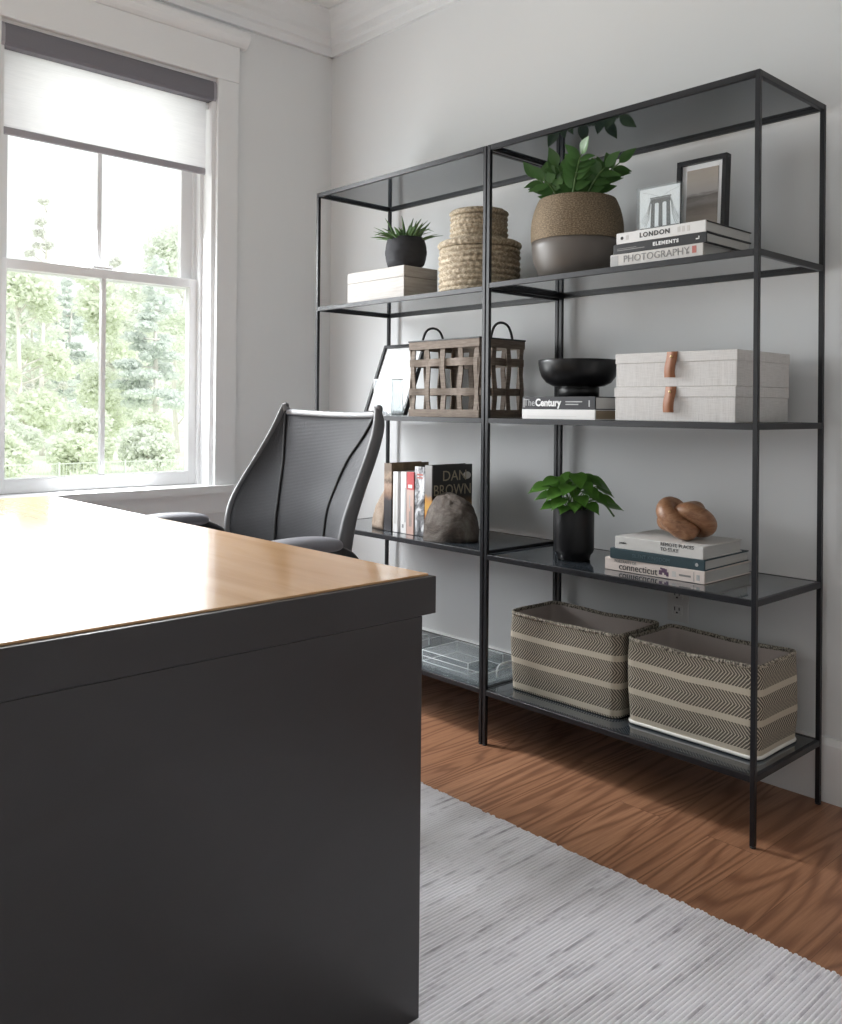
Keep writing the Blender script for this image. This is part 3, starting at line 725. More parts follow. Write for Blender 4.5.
M['b6s'] = band_spine('flame_spine', [(0, (.20, .17, .15)), (.25, (.42, .12, .03)), (.4, (.55, .30, .05)), (.52, (.45, .20, .03)), (.58, (.16, .14, .13)), (1, (.30, .29, .28))], 4.1, .16)
M['b6c'] = band_spine('dark_jacket_with_flame', [(0, (.05, .03, .02)), (.2, (.30, .10, .02)), (.36, (.42, .21, .03)), (.50, (.10, .055, .022)), (.56, (.028, .024, .021)), (1, (.024, .021, .019))], 4.1, .10)
zb = lC; yb_ = .075
b = book_up('brown_hardback', 'tallest brown and gold hardback, leftmost of the upright books', -.558, yb_, zb, .041, .180, .240, 'b1c', 'b1s')
b = book_up('white_paperback', 'slim white book just right of the tall brown hardback', -.514, yb_+.004, zb, .026, .145, .212, 'c_white')
bar(b, .008, .03, .010, .14, 'c_grey')
b = book_up('maroon_book', 'thin maroon book set back between two white books', -.4865, yb_+.020, zb, .0175, .13, .196, 'b2m')
b = book_up('white_hardback', 'white book with red edge beside the red topped book', -.4675, yb_, zb, .029, .145, .2145, 'c_white')
bar(b, .020, .04, .006, .12, 'inksoft', 'title_lettering'); bar(b, .008, .02, .008, .012, 'inkgrey')
b = book_up('red_topped_book', 'red and blush spined book, fifth from the left bookend', -.437, yb_, zb, .0365, .145, .216, 'c_white', 'b4s')
bar(b, .014, .028, .004, .052, 'inkgrey'); bar(b, .021, .028, .004, .07, 'inkgrey'); bar(b, .014, .09, .004, .045, 'inksoft'); bar(b, .008, .160, .020, .012, 'c_white')
b = book_up('photo_spine_book', 'black and white photo spined hardback left of the dark thriller', -.399, yb_+.003, zb, .049, .165, .2365, 'b5c', 'b5s')
bar(b, .010, .196, .030, .005, 'inkred'); bar(b, .010, .206, .03, .006, 'inkred')
b = book_up('thriller_hardback', 'dark thriller hardback with gilt letters leaning beside the dark stone', -.3485, yb_+.003, zb, .035, .195, .243, 'b6c', 'b6s')
SIDE = (PI/2, 0, PI/2)
text(b, 'title_lettering', 'DAN', .050, (.0356, .108, .204), SIDE, 'gold', 1.1); text(b, 'title_lettering', 'BROWN', .052, (.0356, .098, .156), SIDE, 'gold', .93)
m_ = MB(); m_.lathe([(.016, 0), (.016, .0005)], 20); m_.build('award_seal', 'ivory', b, loc=(.0352, .168, .204), rot=(0, PI/2, 0)).scale = (.8, 1.25, 1)

# ------------------------------------------------------------------ bookends
def rock(name, label, loc, fn, mat, seg=40, rings=26, cut='stonecut', cutpts=None):
    b = thing(name, label, 'bookend', loc, 0, 'stone bookends'); rw = []
    for i in range(rings+1):
        th = PI/2*i/rings; r_ = []
        for j in range(seg+1): r_.append(fn(th, PI*j/seg))
        rw.append(r_)
    mb = MB(); mb.grid(rw); bmesh.ops.remove_doubles(mb.bm, verts=mb.bm.verts[:], dist=1e-5); bmesh.ops.holes_fill(mb.bm, edges=[e for e in mb.bm.edges if e.is_boundary], sides=0)
    mb.build('stone_body', mat, b); return b
from mathutils import noise as mnoise
def dome_right(th, ph):     # half dome, flat side towards -X, dome towards +X
    x = math.sin(ph)*math.cos(th); y = -math.cos(ph)*math.cos(th); z = math.sin(th)
    k = 1+.07*mnoise.noise(Vector((x*2.2+3, y*2.2, z*2.2)))+.02*mnoise.noise(Vector((x*9, y*9, z*9)))
    y2 = y*.092*k; yo = .0
    return Vector((max(0, x)**.8*.140*k, y2, max(0, z)**.8*.151*k*(1-.10*max(0, -y))))
rock('stone_bookend', 'large dark rounded stone bookend right of the thriller hardback', (-.3005, .118, lC), dome_right, 'stone')
def dome_left(th, ph):      # wedge of stone, flat side towards +X
    x = math.sin(ph)*math.cos(th); y = -math.cos(ph)*math.cos(th); z = math.sin(th)
    k = 1+.08*mnoise.noise(Vector((x*2.5+9, y*2.5, z*2.5)))+.025*mnoise.noise(Vector((x*9, y*9, z*9+2)))
    return Vector((-max(0, x)**.8*.106*k, y*.062*k, max(0, z)**.85*.165*k*(1-.25*max(0, x))))
b = rock('stone_bookend', 'small tan split stone bookend at the left end of the books', (-.5605, .140, lC), dome_left, 'stonecut')

# ------------------------------------------------------------------ plants
def leaf(mb, base, d, length, width, up=Vector((0, 0, 1)), fold=.25, droop=.2, tip=.5, n=7, heart=False):
    d = d.normalized(); side = d.cross(up)
    if side.length < 1e-3: side = Vector((1, 0, 0))
    side.normalize(); nor = side.cross(d).normalized(); rows = []
    for i in range(n+1):
        t = i/n
        if heart: w = width*(math.sin(PI*min(1, t*.82+.16))**.75)*(1-t**3*.95) if t < 1 else .0006
        else: w = width*max(.02, math.sin(PI*(t**(.8))*.98+.03))*(1-.15*t)
        c = base+d*(length*t)-up*(droop*length*t*t)
        rows.append([c-side*w+nor*fold*w, c-side*w*.5+nor*fold*w*.35, c, c+side*w*.5+nor*fold*w*.35, c+side*w+nor*fold*w])
    mb.grid(rows)
# large zz plant in two tone pot
random.seed(11)
zp = thing('potted_plant', 'large leafy plant in a half woven half grey pot on the upper right shelf', 'plant', (.208, .176, zA))
pf = [(.088, 0), (.098, .004), (.117, .028), (.131, .066), (.1355, .098), (.1362, .118)]
MB().lathe(pf+[(.1300, .118), (.128, .06), (.10, .02), (0.00, .015)], 64).build('pot', 'taupe', zp)
pw = [(.1372, .1185)]
for k in range(1, 45):
    t = k/44; r_ = .1372+.002*math.sin(PI*t)-.022*t**2.6
    pw.append((r_+.0011*math.cos(k*PI), .1185+.126*t))
pw += [(.1135, .2465), (.110, .241), (.120, .13), (.128, .1195)]
MB().lathe(pw, 72).build('woven_band', 'seagrass', zp)
MB().lathe([(0, .217), (.110, .219)][::-1], 40).build('soil', 'soil', zp)
stems = [(-1.25, -.1, .125, 4), (-.72, .3, .145, 4), (-.45, -.5, .145, 4), (.0, .5, .13, 3), (.55, -1.6, .146, 5), (.75, .35, .14, 4), (1.25, -.1, .145, 4), (.20, -.8, .11, 3), (-.8, -.75, .10, 3), (1.0, -.7, .12, 3)]
sm = MB(); lm = MB()
for lean, back_, hgt, nl in stems:
    # spread along the direction across the view as well as front to back
    dx, dy = .66*lean+.15*back_, .52*lean*1.0+.45*back_
    dx, dy = .56*lean-.3*back_, .38*lean+.5*back_
    p0 = Vector((.040*lean, .035*back_, .214)); out = Vector((dx, dy, 0))*.092
    pts = spl([p0, p0+out*.30+Vector((0, 0, hgt*.40)), p0+out*.70+Vector((0, 0, hgt*.72)), p0+out*1.08+Vector((0, 0, hgt*.90))], 6)
    sm.tube(pts, [.0045-.003*i/len(pts) for i in range(len(pts))], 7)
    for k in range(nl):
        i = int(len(pts)*(.30+.62*k/nl)); pp = pts[min(i, len(pts)-2)]; dd = (pts[min(i+1, len(pts)-1)]-pts[i-1]).normalized()
        sd = dd.cross(Vector((.55, -.8, .1))).normalized()
        for sg in (-1, 1):
            dv = (sd*sg*random.uniform(.8, 1.05)+dd*random.uniform(.45, .75)+Vector((random.uniform(-.2, .2), random.uniform(-.2, .2), .1)))
            leaf(lm, pp, dv, random.uniform(.052, .070), random.uniform(.015, .020), up=Vector((.45, -.75, .55)).normalized(), fold=.16, droop=.06)
    leaf(lm, pts[-1], (pts[-1]-pts[-3])+Vector((random.uniform(-.004, .004), 0, .002)), .064, .018, up=Vector((.45, -.75, .35)).normalized(), fold=.2, droop=.03)
sm.build('stem', 'stem', zp); lm.build('foliage', 'leafz', zp, recalc=False)
# succulent in charcoal pot
random.seed(5)
WB_T = lA+.117
sp = thing('potted_succulent', 'small spiky succulent in a rough charcoal pot on the white box', 'plant', (-.487, .106, WB_T))
cw = [(.050, 0), (.056, .003)]
for k in range(1, 14):
    t = k/13; cw.append((.0600+.0125*math.sin(PI*min(1, t*.86+.05))**.8+(.0015 if abs(t-.5) < .05 else 0), .003+.099*t))
cw += [(.062, .1045), (.056, .103), (.055, .085)]
MB().lathe(cw, 40, wob=lambda a, z: .012*math.sin(5*a+z*60)+.008*math.sin(11*a-z*90)).build('pot', 'charcoal', sp)
MB().lathe([(.056, .088), (0, .092)], 30).build('soil', 'soil', sp)
lm = MB()
for k in range(46):
    a = random.uniform(0, 2*PI); r0 = random.uniform(0, .042); el = random.uniform(.45, 1.5); L_ = random.uniform(.060, .108)
    d = Vector((math.cos(a)*math.cos(el), math.sin(a)*math.cos(el), math.sin(el))); b0 = Vector((r0*math.cos(a), r0*math.sin(a), .088))
    pts = [b0+d*(L_*t)+Vector((math.cos(a), math.sin(a), -.9))*(.026*t*t*(1.3-el*.6)) for t in (0, .25, .5, .75, 1)]
    lm.tube(pts, [.0042, .0056, .0046, .003, .0006], 6, ell=(.55, 1.3))
for a, L_ in ((3.55, .105), (.45, .085), (5.9, .08), (3.0, .08)):
    b0 = Vector((.02*math.cos(a), .02*math.sin(a), .092)); dr = Vector((math.cos(a), math.sin(a), 0))
    pts = [b0+dr*L_*t+Vector((0, 0, .040*math.sin(PI*t*.72))) for t in (0, .25, .5, .75, 1)]
    lm.tube(pts, [.0045, .006, .0052, .0035, .0006], 6, ell=(.55, 1.3))
lm.build('foliage', 'leafs', sp)
# pothos in black cylinder pot
random.seed(21)
pp_ = thing('potted_pothos', 'trailing green plant in a matte black cylinder pot on the lower right shelf', 'plant', (.226, .150, zC))
MB().lathe([(.046, 0), (.048, .002), (.049, .010), (.050, .014), (.057, .022), (.0592, .030), (.0595, .150), (.0585, .152), (.0555, .152), (.0545, .130)], 56).build('pot', 'potblack', pp_)
MB().lathe([(.0545, .135), (0, .138)], 30).build('soil', 'soil', pp_)
lm = MB(); sm = MB()
right = Vector((.73, .68, 0)); tocam = Vector((.62, -.78, 0))
spec = [(-.098, .02, .078, .066), (-.070, .01, .095, .06), (-.03, -.02, .100, .066), (.01, .03, .108, .070), (.045, .0, .100, .066), (.072, -.02, .090, .070), (.045, .05, .068, .066), (-.045, .055, .040, .064), (-.070, .02, .024, .056),
        (.090, .01, .042, .062), (.02, .06, .048, .060), (-.01, -.05, .09, .06), (.06, -.05, .065, .06), (-.06, -.05, .060, .06), (.112, -.01, .022, .056), (-.02, .04, .078, .066), (.0, .0, .075, .06), (.03, .045, .085, .066), (-.055, .04, .064, .066), (.066, .03, .052, .062),
        (-.085, -.01, .050, .055), (.0, .062, .030, .056), (.05, .055, .026, .054), (-.03, .06, .020, .05), (.025, .02, .095, .066), (-.05, .0, .090, .062), (.085, -.02, .070, .06)]
for ax, ac, az, ln in spec:
    tipc = right*ax+tocam*ac+Vector((0, 0, .138+az)); b0 = Vector((random.uniform(-.02, .02), random.uniform(-.02, .02), .136))
    outw = (right*ax+tocam*(ac+.012)+Vector((0, 0, -.012)))
    if outw.length < .01: outw = tocam
    outw = outw.normalized()*1.0+Vector((0, 0, random.uniform(-.25, .12)))
    st0 = tipc-outw.normalized()*ln*.35
    mid = (b0+st0)/2+Vector((0, 0, .02))
    sm.tube(spl([b0, mid, st0], 5), .0016, 6)
    leaf(lm, st0, outw, ln, ln*.40, up=(Vector((0, 0, 1))+tocam*.55).normalized(), fold=.18, droop=.30, heart=True, n=9)
sm.tube(spl([(.0, .0, .136), right*.05+Vector((0, 0, .175)), right*.088+tocam*.01+Vector((0, 0, .165)), right*.118+Vector((0, 0, .128))], 5), .003, 6)
sm.build('stem', 'stem', pp_); lm.build('foliage', 'leafp', pp_, recalc=False)

# ------------------------------------------------------------------ upper shelf things
wb = thing('wooden_box', 'whitewashed wooden box under the small succulent', 'box', (-.7465, .050, lA))
MB().box((0, 0, 0), (.313, .160, .078), .0015).build('body', 'whitewash', wb); MB().box((-.0004, -.0004, .0786), (.3134, .1604, .117), .0015).build('lid', 'whitewash', wb)
def coil_basket(name, label, loc, r, h, rows, lid, nst):
    """coiled straw: fat coils with wrapped stitches that lean row by row"""
    b = thing(name, label, 'basket', loc, 0, 'straw lidded baskets'); hb = h-lid; rnd = random.Random(int(r*1e4))
    def wall(m, z0, z1, n, rr, cap_top):
        seg = nst*4; R_ = []; Q = 7
        for k in range(n):
            ph = rnd.uniform(0, 6.28); off = rnd.uniform(-.0012, .0012)
            for q_ in range(Q+(k == n-1)):
                t = q_/Q; z = z0+(z1-z0)*(k+t)/n; e = math.sin(PI*t)**.7 if 0 < t < 1 else 0
                ring = []
                for i in range(seg):
                    a = 2*PI*i/seg; st_ = .5+.5*math.cos(nst*a+ph+2.2*(t-.5)); jit = mnoise.noise(Vector((math.cos(a)*6, math.sin(a)*6, k*1.7)))
                    ra = rr+off+e*(.0075+.0028*st_)-.0075+.0016*jit
                    ring.append((ra*math.cos(a), ra*math.sin(a), z+.0012*jit*(0 < k+t < n)))
                R_.append(ring)
        zs = [p[0][2] for p in R_]
        V = m.grid(R_, closeu=True, uvs=lambda a_, i_: (i_/seg, zs[min(a_, len(zs)-1)]))
        m.bm.faces.new(V[0][::-1]); m.bm.faces.new(V[-1])
    m = MB(); wall(m, 0, hb, rows, r, True); m.build('body', 'straw', b)
    m = MB(); wall(m, hb+.0006, h, 1, r+.0025, True); m.build('lid', 'straw', b); return b
from mathutils import noise as mnoise
coil_basket('straw_basket', 'wide round straw lidded basket, lower of the stacked pair', (-.188, .168, lA), .1345, .174, 8, .023, 40)
coil_basket('straw_basket', 'small round straw lidded basket stacked on the wide straw basket', (-.192, .168, lA+.174), .0945, .106, 5, .019, 30)
# framed print and acrylic block stand on the books
fr = thing('picture_frame', 'black framed beach print standing behind the clear photo block', 'picture frame', (.522, .205, topA+.0013)); fr.rotation_euler = (-.05, 0, 0)
def frame(parent, w, h, b, d, mat='post'):
    m = MB(); m.box((0, 0, 0), (w, d, b), .001); m.box((0, 0, h-b), (w, d, h), .001); m.box((0, 0, b), (b, d, h-b), .001); m.box((w-b, 0, b), (w, d, h-b), .001)
    m.build('frame_moulding', mat, parent); MB().box((b-.002, d*.45, b-.002), (w-b+.002, d*.6, h-b+.002)).build('mat_board', 'mat', parent); MB().box((b, d*.7, b), (w-b, d*.85, h-b)).build('backing_board', 'blackpl', parent)
frame(fr, .150, .216, .0130, .024)
def beach():
    n = N('beach_photo_print'); v = n.co('Object'); x, y, z = n.sep(v); f = n.noise(n.co('Object', scale=(8, 1, 40)), 2.2, 4, .6, .5)
    t = n.math('ADD', n.math('MULTIPLY', z, 5.2), n.math('MULTIPLY', n.math('SUBTRACT', f, .5), .16))
    n.pr(n.ramp(t, [(.12, (.42, .37, .33)), (.30, (.36, .30, .26)), (.42, (.22, .19, .17)), (.50, (.30, .27, .25)), (.58, (.16, .14, .13)), (.64, (.48, .45, .43)), (.85, (.44, .39, .34)), (1.0, (.40, .34, .29))]), .3); return n.m
M['beach'] = beach()
MB().box((.028, .0092, .030), (.122, .0105, .188)).build('print', 'beach', fr)
ac = thing('photo_block', 'clear acrylic photo block showing a stone bridge tower', 'picture frame', (.457, .115, topA))
AW, AH, AD = .132, .138, .026
MB().box((0, 0, 0), (AW, AD*.42, AH), .0012).build('acrylic_panel', 'thinacr', ac); MB().box((0, AD*.58, 0), (AW, AD, AH), .0012).build('acrylic_panel', 'thinacr', ac)
ph = MB().box((.004, AD*.45, .004), (AW-.004, AD*.55, AH-.004)).build('photo', flat('silver_photo_paper', (.86, .86, .87), .5), ac)
m_ = MB(); yq = AD*.445
def q(x0, z0, x1, z1, x2=None, x3=None): m_.poly([(x0, yq, z0), (x1, yq, z0), (x3 if x3 is not None else x1, yq, z1), (x2 if x2 is not None else x0, yq, z1)])
cxp = .070
for s in (-1, 0, 1): q(cxp+s*.025-.0065, .026, cxp+s*.025+.0065, .094, cxp+s*.0235-.0055, cxp+s*.0235+.0055)
q(cxp-.031, .092, cxp+.031, .104); q(cxp-.033, .1045, cxp+.033, .108)
for s in (-1, 1):
    c0 = cxp+s*.012; arc = [(c0+.0085*math.cos(a), yq, .080+.0125*math.sin(a)**.8 if math.sin(a) > 0 else .080) for a in [PI*k/10 for k in range(11)]]
    for k in range(10): m_.poly([arc[k], arc[k+1], (arc[k+1][0], yq, .093), (arc[k][0], yq, .093)])
q(.006, .018, AW-.006, .027); q(.006, .008, AW-.006, .013)
m_.build('bridge_tower', 'inkdark', ph, recalc=False)
m_ = MB()
for s in (-1, 1):
    for k in range(5):
        xe = cxp+s*(.062-.004*k); m_.tube([(cxp+s*.03, yq, .104), (cxp+s*(.03+.4*abs(xe-cxp-s*.03)), yq, .07-.004*k), (min(AW-.006, max(.006, xe)), yq, .045-.004*k)], .0005, 4)
    m_.tube([(cxp, yq, .106), (cxp+s*.03, yq, .118), (cxp+s*.055, yq, .125)], .0004, 4)
m_.build('bridge_cables', 'inksoft', ph)

# ------------------------------------------------------------------ middle shelf things
bo = thing('footed_bowl', 'black footed bowl standing on the history book', 'bowl', (.244, .142, topB))
MB().lathe([(.058, 0), (.0610, .002), (.0610, .028), (.058, .031), (.076, .033), (.095, .043), (.1085, .060), (.1155, .080), (.1185, .100), (.1185, .1085), (.1160, .1095), (.1140, .106), (.108, .075), (.085, .050), (.045, .042), (0, .041)], 64).build('bowl_body', 'bowl', bo)
def lbox(label, loc, rz):
    b = thing('storage_box', label, 'box', loc, rz, 'linen storage boxes'); w, d, h = .352, .284, .0895
    MB().box((.002, .002, 0), (w-.002, d-.002, h-.004), .002).build('body', 'linen', b)
    MB().box((0, 0, h*.70), (w, d, h), .002).build('lid', 'linen', b)
    m = MB(); pts = spl([(0, -.001, h+.0005), (0, -.003, h-.006), (0, -.006, h-.02), (-.001, -.011, h-.036), (-.003, -.010, h-.052), (-.004, -.007, h-.066)], 4)
    xs = .160; rr = []
    for p in pts: rr.append([Vector((xs+p.x, p.y-.0012, p.z)), Vector((xs+.030+p.x, p.y-.0012, p.z)), Vector((xs+.030+p.x, p.y+.0012, p.z)), Vector((xs+p.x, p.y+.0012, p.z))])
    m.grid(rr, closeu=True); m.poly(rr[0]); m.poly(rr[-1]); tb = m.build('pull_tab', 'leather', b)
    MB().lathe([(.0036, 0), (.0036, .001), (.002, .0022), (0, .0025)], 14).build('rivet', 'brass', tb, loc=(xs+.015, -.0075, h-.013), rot=(PI/2, 0, 0))
    return b
lbox('linen storage box with leather tab, lower of the stacked pair', (.449, .030, zB), 0)
lbox('linen storage box with leather tab, stacked on top of its twin', (.4525, .029, zB+.0897), .004)
# slatted wooden basket
wk = thing('strap_basket', 'square open basket of woven brown wood straps with black handles', 'basket', (-.394, .052, lB)); BW, BD, BH = .318, .208, .252
th = .0045
random.seed(9)
def strip(m, a, b, wid, axis, off):
    """a flat strap that weaves in and out of the wall; axis = wall normal"""
    a, b, nrm = Vector(a), Vector(b), Vector(axis); d = (b-a); n_ = 24; rw = []; sd = d.normalized().cross(nrm)
    for i in range(n_+1):
        t = i/n_; c = a+d*t+nrm*(off*math.cos(t*PI*5))
        rw.append([c-sd*wid/2-nrm*th/2, c+sd*wid/2-nrm*th/2, c+sd*wid/2+nrm*th/2, c-sd*wid/2+nrm*th/2])
    m.grid(rw, closeu=True, smooth=False); m.poly(rw[0]); m.poly(rw[-1])
hz = [(.083, .023), (.180, .025)]
for (A, B, nrm) in (((0, 0), (BW, 0), (0, -1, 0)), ((BW, 0), (BW, BD), (1, 0, 0)), ((BW, BD), (0, BD), (0, 1, 0)), ((0, BD), (0, 0), (-1, 0, 0))):
    m = MB(); A3, B3 = Vector((*A, 0)), Vector((*B, 0)); ln = (B3-A3).length; nv = 5 if ln > .3 else 4
    for k in range(nv):
        t = .035+(.93)*k/(nv-1); w = .0195+random.uniform(-.002, .003)
        lean = random.uniform(-.006, .006) if 0 < k < nv-1 else 0
        p = A3.lerp(B3, t); q_ = p+(B3-A3).normalized()*lean
        n_ = 16; rw = []; sd = (B3-A3).normalized(); N3 = Vector(nrm)
        for i in range(n_+1):
            zz = .006+(BH-.012)*i/n_; c = p.lerp(q_, i/n_)+Vector((0, 0, zz))+N3*(.003*math.cos(i/n_*PI*3+k*PI))
            rw.append([c-sd*w/2-N3*th/2, c+sd*w/2-N3*th/2, c+sd*w/2+N3*th/2, c-sd*w/2+N3*th/2])
        m.grid(rw, closeu=True, smooth=False); m.poly(rw[0]); m.poly(rw[-1])
    for z, w in hz: strip(m, A3+Vector((0, 0, z)), B3+Vector((0, 0, z)), w, nrm, .005)
    m.build('strap_wall', 'strap', wk)
m = MB()
def ring(m, z0, z1, o, t):
    m.box((-o, -o, z0), (BW+o, -o+t, z1), .001); m.box((-o, BD+o-t, z0), (BW+o, BD+o, z1), .001); m.box((-o, -o+t, z0), (-o+t, BD+o-t, z1), .001); m.box((BW+o-t, -o+t, z0), (BW+o, BD+o-t, z1), .001)
ring(m, BH-.027, BH, .006, .005); m.build('upper_hoop', 'strap', wk)
m = MB(); ring(m, 0, .025, .006, .005); m.build('lower_hoop', 'strap', wk)
m = MB(); ring(m, BH-.001, BH+.004, .008, .017); m.build('top_rim', 'handleblack', wk)
MB().box((.001, .001, .001), (BW-.001, BD-.001, .006)).build('base', 'strap', wk)
for xx in (-.001, BW+.001):
    MB().tube(spl([(xx, BD/2-.050, BH-.02), (xx, BD/2-.050, BH+.010), (xx, BD/2-.032, BH+.044), (xx, BD/2, BH+.055), (xx, BD/2+.032, BH+.044), (xx, BD/2+.050, BH+.010), (xx, BD/2+.050, BH-.02)], 6), .0042, 8).build('handle', 'handleblack', wk)
# leaning frame and clear vase
lf = thing('picture_frame', 'black frame with blank white mat leaning back behind the clear vase', 'picture frame', (-.758, .140, lB+.0070)); lf.rotation_euler = (-.37, 0, 0)
frame(lf, .230, .280, .012, .018); MB().box((.05, .0075, .06), (.180, .0085, .22)).build('print', 'mat', lf)
es = MB().box((.095, -.002, -.115), (.135, .002, 0), .001).build('easel_back', 'blackpl', lf, loc=(0, .0205, .125)); es.rotation_euler = (.62, 0, 0)
va = thing('glass_vase', 'clear square glass vase in front of the leaning black frame', 'vase', (-.592, .052, lB))
m = MB(); w, d, h, t = .098, .055, .130, .007
for lo, hi in (((0, 0, 0), (w, d, .012)), ((0, 0, .0125), (w, t, h)), ((0, d-t, .0125), (w, d, h)), ((0, t+.0003, .0125), (t, d-t-.0003, h)), ((w-t, t+.0003, .0125), (w, d-t-.0003, h))): m.box(lo, hi, .0012)
m.build('vase_body', 'vaseglass', va)
m = MB()
for x in (.001, w-.001):
    for y in (.001, d-.001): m.tube([(x, y, .001), (x, y, h-.001)], .0016, 6)
m.tube([(.001, .001, h-.001), (w-.001, .001, h-.001), (w-.001, d-.001, h-.001), (.001, d-.001, h-.001)], .0016, 6, closed=True, up=(0, 0, 1))
m.build('edge_glint', 'acredge', va)  # pale rods paint the bright light along the glass edges

# ------------------------------------------------------------------ lower shelf: wooden knot
kn = thing('wooden_knot', 'carved walnut knot sculpture on top of the off-white travel book', 'sculpture', (.568, .190, topC))
pts = []; rad = []
for i in range(96):
    t = 2*PI*i/96; r0 = .044+.0215*math.cos(3*t)
    x = r0*math.cos(2*t); y = r0*math.sin(2*t); z = .026*math.sin(3*t)
    pts.append(Vector((x, y, z))); rad.append(.0262+.0025*math.cos(2*t+1))
rot = Euler((math.radians(10), math.radians(-6), math.radians(15))).to_matrix()
pts = [rot @ p for p in pts]
mir = Vector((.68, .733, 0)); pts = [p-2*mir*p.dot(mir) for p in pts]; pts = [Vector((p.x*.97, p.y*.93, p.z*.95)) for p in pts]
mb = MB(); mb.tube(pts, rad, 18, closed=True, ell=(1.0, .92))
zmin = min(v.co.z for v in mb.bm.verts)
for v in mb.bm.verts: v.co.z -= zmin
mb.build('carved_loop', 'knot', kn)

# ------------------------------------------------------------------ bottom shelf: striped baskets
def rr_perim(w, d, r, n=8):
    P = []
    for (cx0, cy0, a0) in ((w-r, r, -PI/2), (w-r, d-r, 0), (r, d-r, PI/2), (r, r, PI)):
        for k in range(n+1):
            a = a0+PI/2*k/n; P.append((cx0+r*math.cos(a), cy0+r*math.sin(a)))
    out = []
    for i in range(len(P)):
        a, b = Vector(P[i]), Vector(P[(i+1) % len(P)]); out.append(a); L_ = (b-a).length; m_ = int(L_/.02)
        for k in range(1, m_): out.append(a.lerp(b, k/m_))
    return out
def stripe_basket(label, loc, w, d, h, rz, seed, piping):
    b = thing('storage_basket', label, 'basket', loc, rz, 'striped herringbone storage baskets'); P = rr_perim(w, d, .028); n_ = len(P); acc = [0]
    for i in range(n_): acc.append(acc[-1]+(P[(i+1) % n_]-P[i]).length)
    c = Vector((w/2, d/2)); nz = 14
    def pt(i, t, inset=0):
        p = P[i % n_]; o = (p-c); e = o.normalized(); bulge = .004*math.sin(PI*t)+.003*mnoise.noise(Vector((p.x*9+seed, p.y*9, t*2)))
        k = p+e*bulge-e*(.004*(1-t)**3)-e*inset
        sag = .004*mnoise.noise(Vector((p.x*6+seed*2, p.y*6, 0)))-.006*(1-abs((p.x/w)-.5)*2)
        return Vector((k.x, k.y, .002+(h-.002)*t+sag*t))
    rows = [[pt(i, k/nz) for i in range(n_)] for k in range(nz+1)]
    m = MB(); m.grid(rows, closeu=True, uvs=lambda a, q: (acc[q], a/nz)); m.poly(rows[0]); m.build('woven_body', 'herring', b)
    rows = [[pt(i, .04+.955*k/nz, .005) for i in range(n_)] for k in range(nz+1)]
    m = MB(); m.grid(rows, closeu=True); m.poly(rows[0]); m.build('lining', 'lining', b)
    m = MB(); m.tube([pt(i, 1, .0022)+Vector((0, 0, .0005)) for i in range(n_)], .0042, 8, closed=True, ell=(1.5, 1), up=(0, 0, 1)); m.build('rim_binding', 'rim', b)
    if piping:
        m = MB(); m.tube([pt(i, .0, -.001)+Vector((0, 0, .0035)) for i in range(n_)], .0048, 8, closed=True, up=(0, 0, 1)); m.build('base_piping', 'whitepiping', b)
    return b
stripe_basket('cream and charcoal herringbone basket, left of the pair on the bottom shelf', (.0375, .074, zD), .397, .225, .232, .012, 1.0, False)
stripe_basket('cream and charcoal herringbone basket, right of the pair under the wall outlet', (.4515, .089, zD), .382, .228, .229, .0, 4.0, True)
# acrylic tray and box on the bottom left shelf
tr = thing('acrylic_tray', 'clear acrylic tray with cut-out handles on the bottom left shelf', 'tray', (-.447, .032, lD)); w, d, h, t = .425, .225, .036, .005
m = MB(); m.box((0, 0, 0), (w, d, t), .001); m.box((t, 0, t+.0003), (w-t, t, h), .001); m.box((t, d-t, t+.0003), (w-t, d, h), .001); m.build('tray_body', 'thinacr', tr)
def edges(name, lo, hi, parent, r=.0013, vert=True):  # pale rods that paint a glint along the clear edges
    m = MB(); X, Y, Z = zip(lo, hi)
    for z in Z[1:] if not vert else Z:
        m.tube([(X[0], Y[0], z), (X[1], Y[0], z), (X[1], Y[1], z), (X[0], Y[1], z)], r, 6, closed=True, up=(0, 0, 1))
    if vert:
        for x in X:
            for y in Y: m.tube([(x, y, Z[0]), (x, y, Z[1])], r, 6)
    return m.build(name, 'acredge', parent)
edges('edge_glint', (.001, .001, t), (w-.001, d-.001, h-.001), tr, .0012, False)
for xa in (0, w-t):
    hy0, hy1 = d/2-.052, d/2+.052; m = MB()
    m.box((xa, 0, t+.0003), (xa+t, hy0, h), .001); m.box((xa, hy1, t+.0003), (xa+t, d, h), .001); m.box((xa, hy0, t+.0003), (xa+t, hy1, .012), .001)
    hw_ = m.build('handle_wall', 'thinacr', tr); xm = xa+t/2
    loop = spl([(xm, hy0, .012), (xm, hy0, h), (xm, hy0+.008, h+.012), (xm, hy0+.022, h+.016), (xm, hy1-.022, h+.016), (xm, hy1-.008, h+.012), (xm, hy1, h), (xm, hy1, .012)], 5)
    MB().tube(loop, .0028, 8).build('handle_loop', 'acredge', hw_)
ab = thing('acrylic_box', 'clear acrylic lidded box sitting inside the cut-out handle tray', 'box', (-.336, .060, lD+t)); w, d, h = .216, .168, .0385
MB().box((0, 0, 0), (w, d, h-.004), .0015).build('box_body', 'thinacr', ab); MB().box((0, 0, h-.0036), (w, d, h), .001).build('lid', 'thinacr', ab)
edges('edge_glint', (.001, .001, .001), (w-.001, d-.001, h-.001), ab)

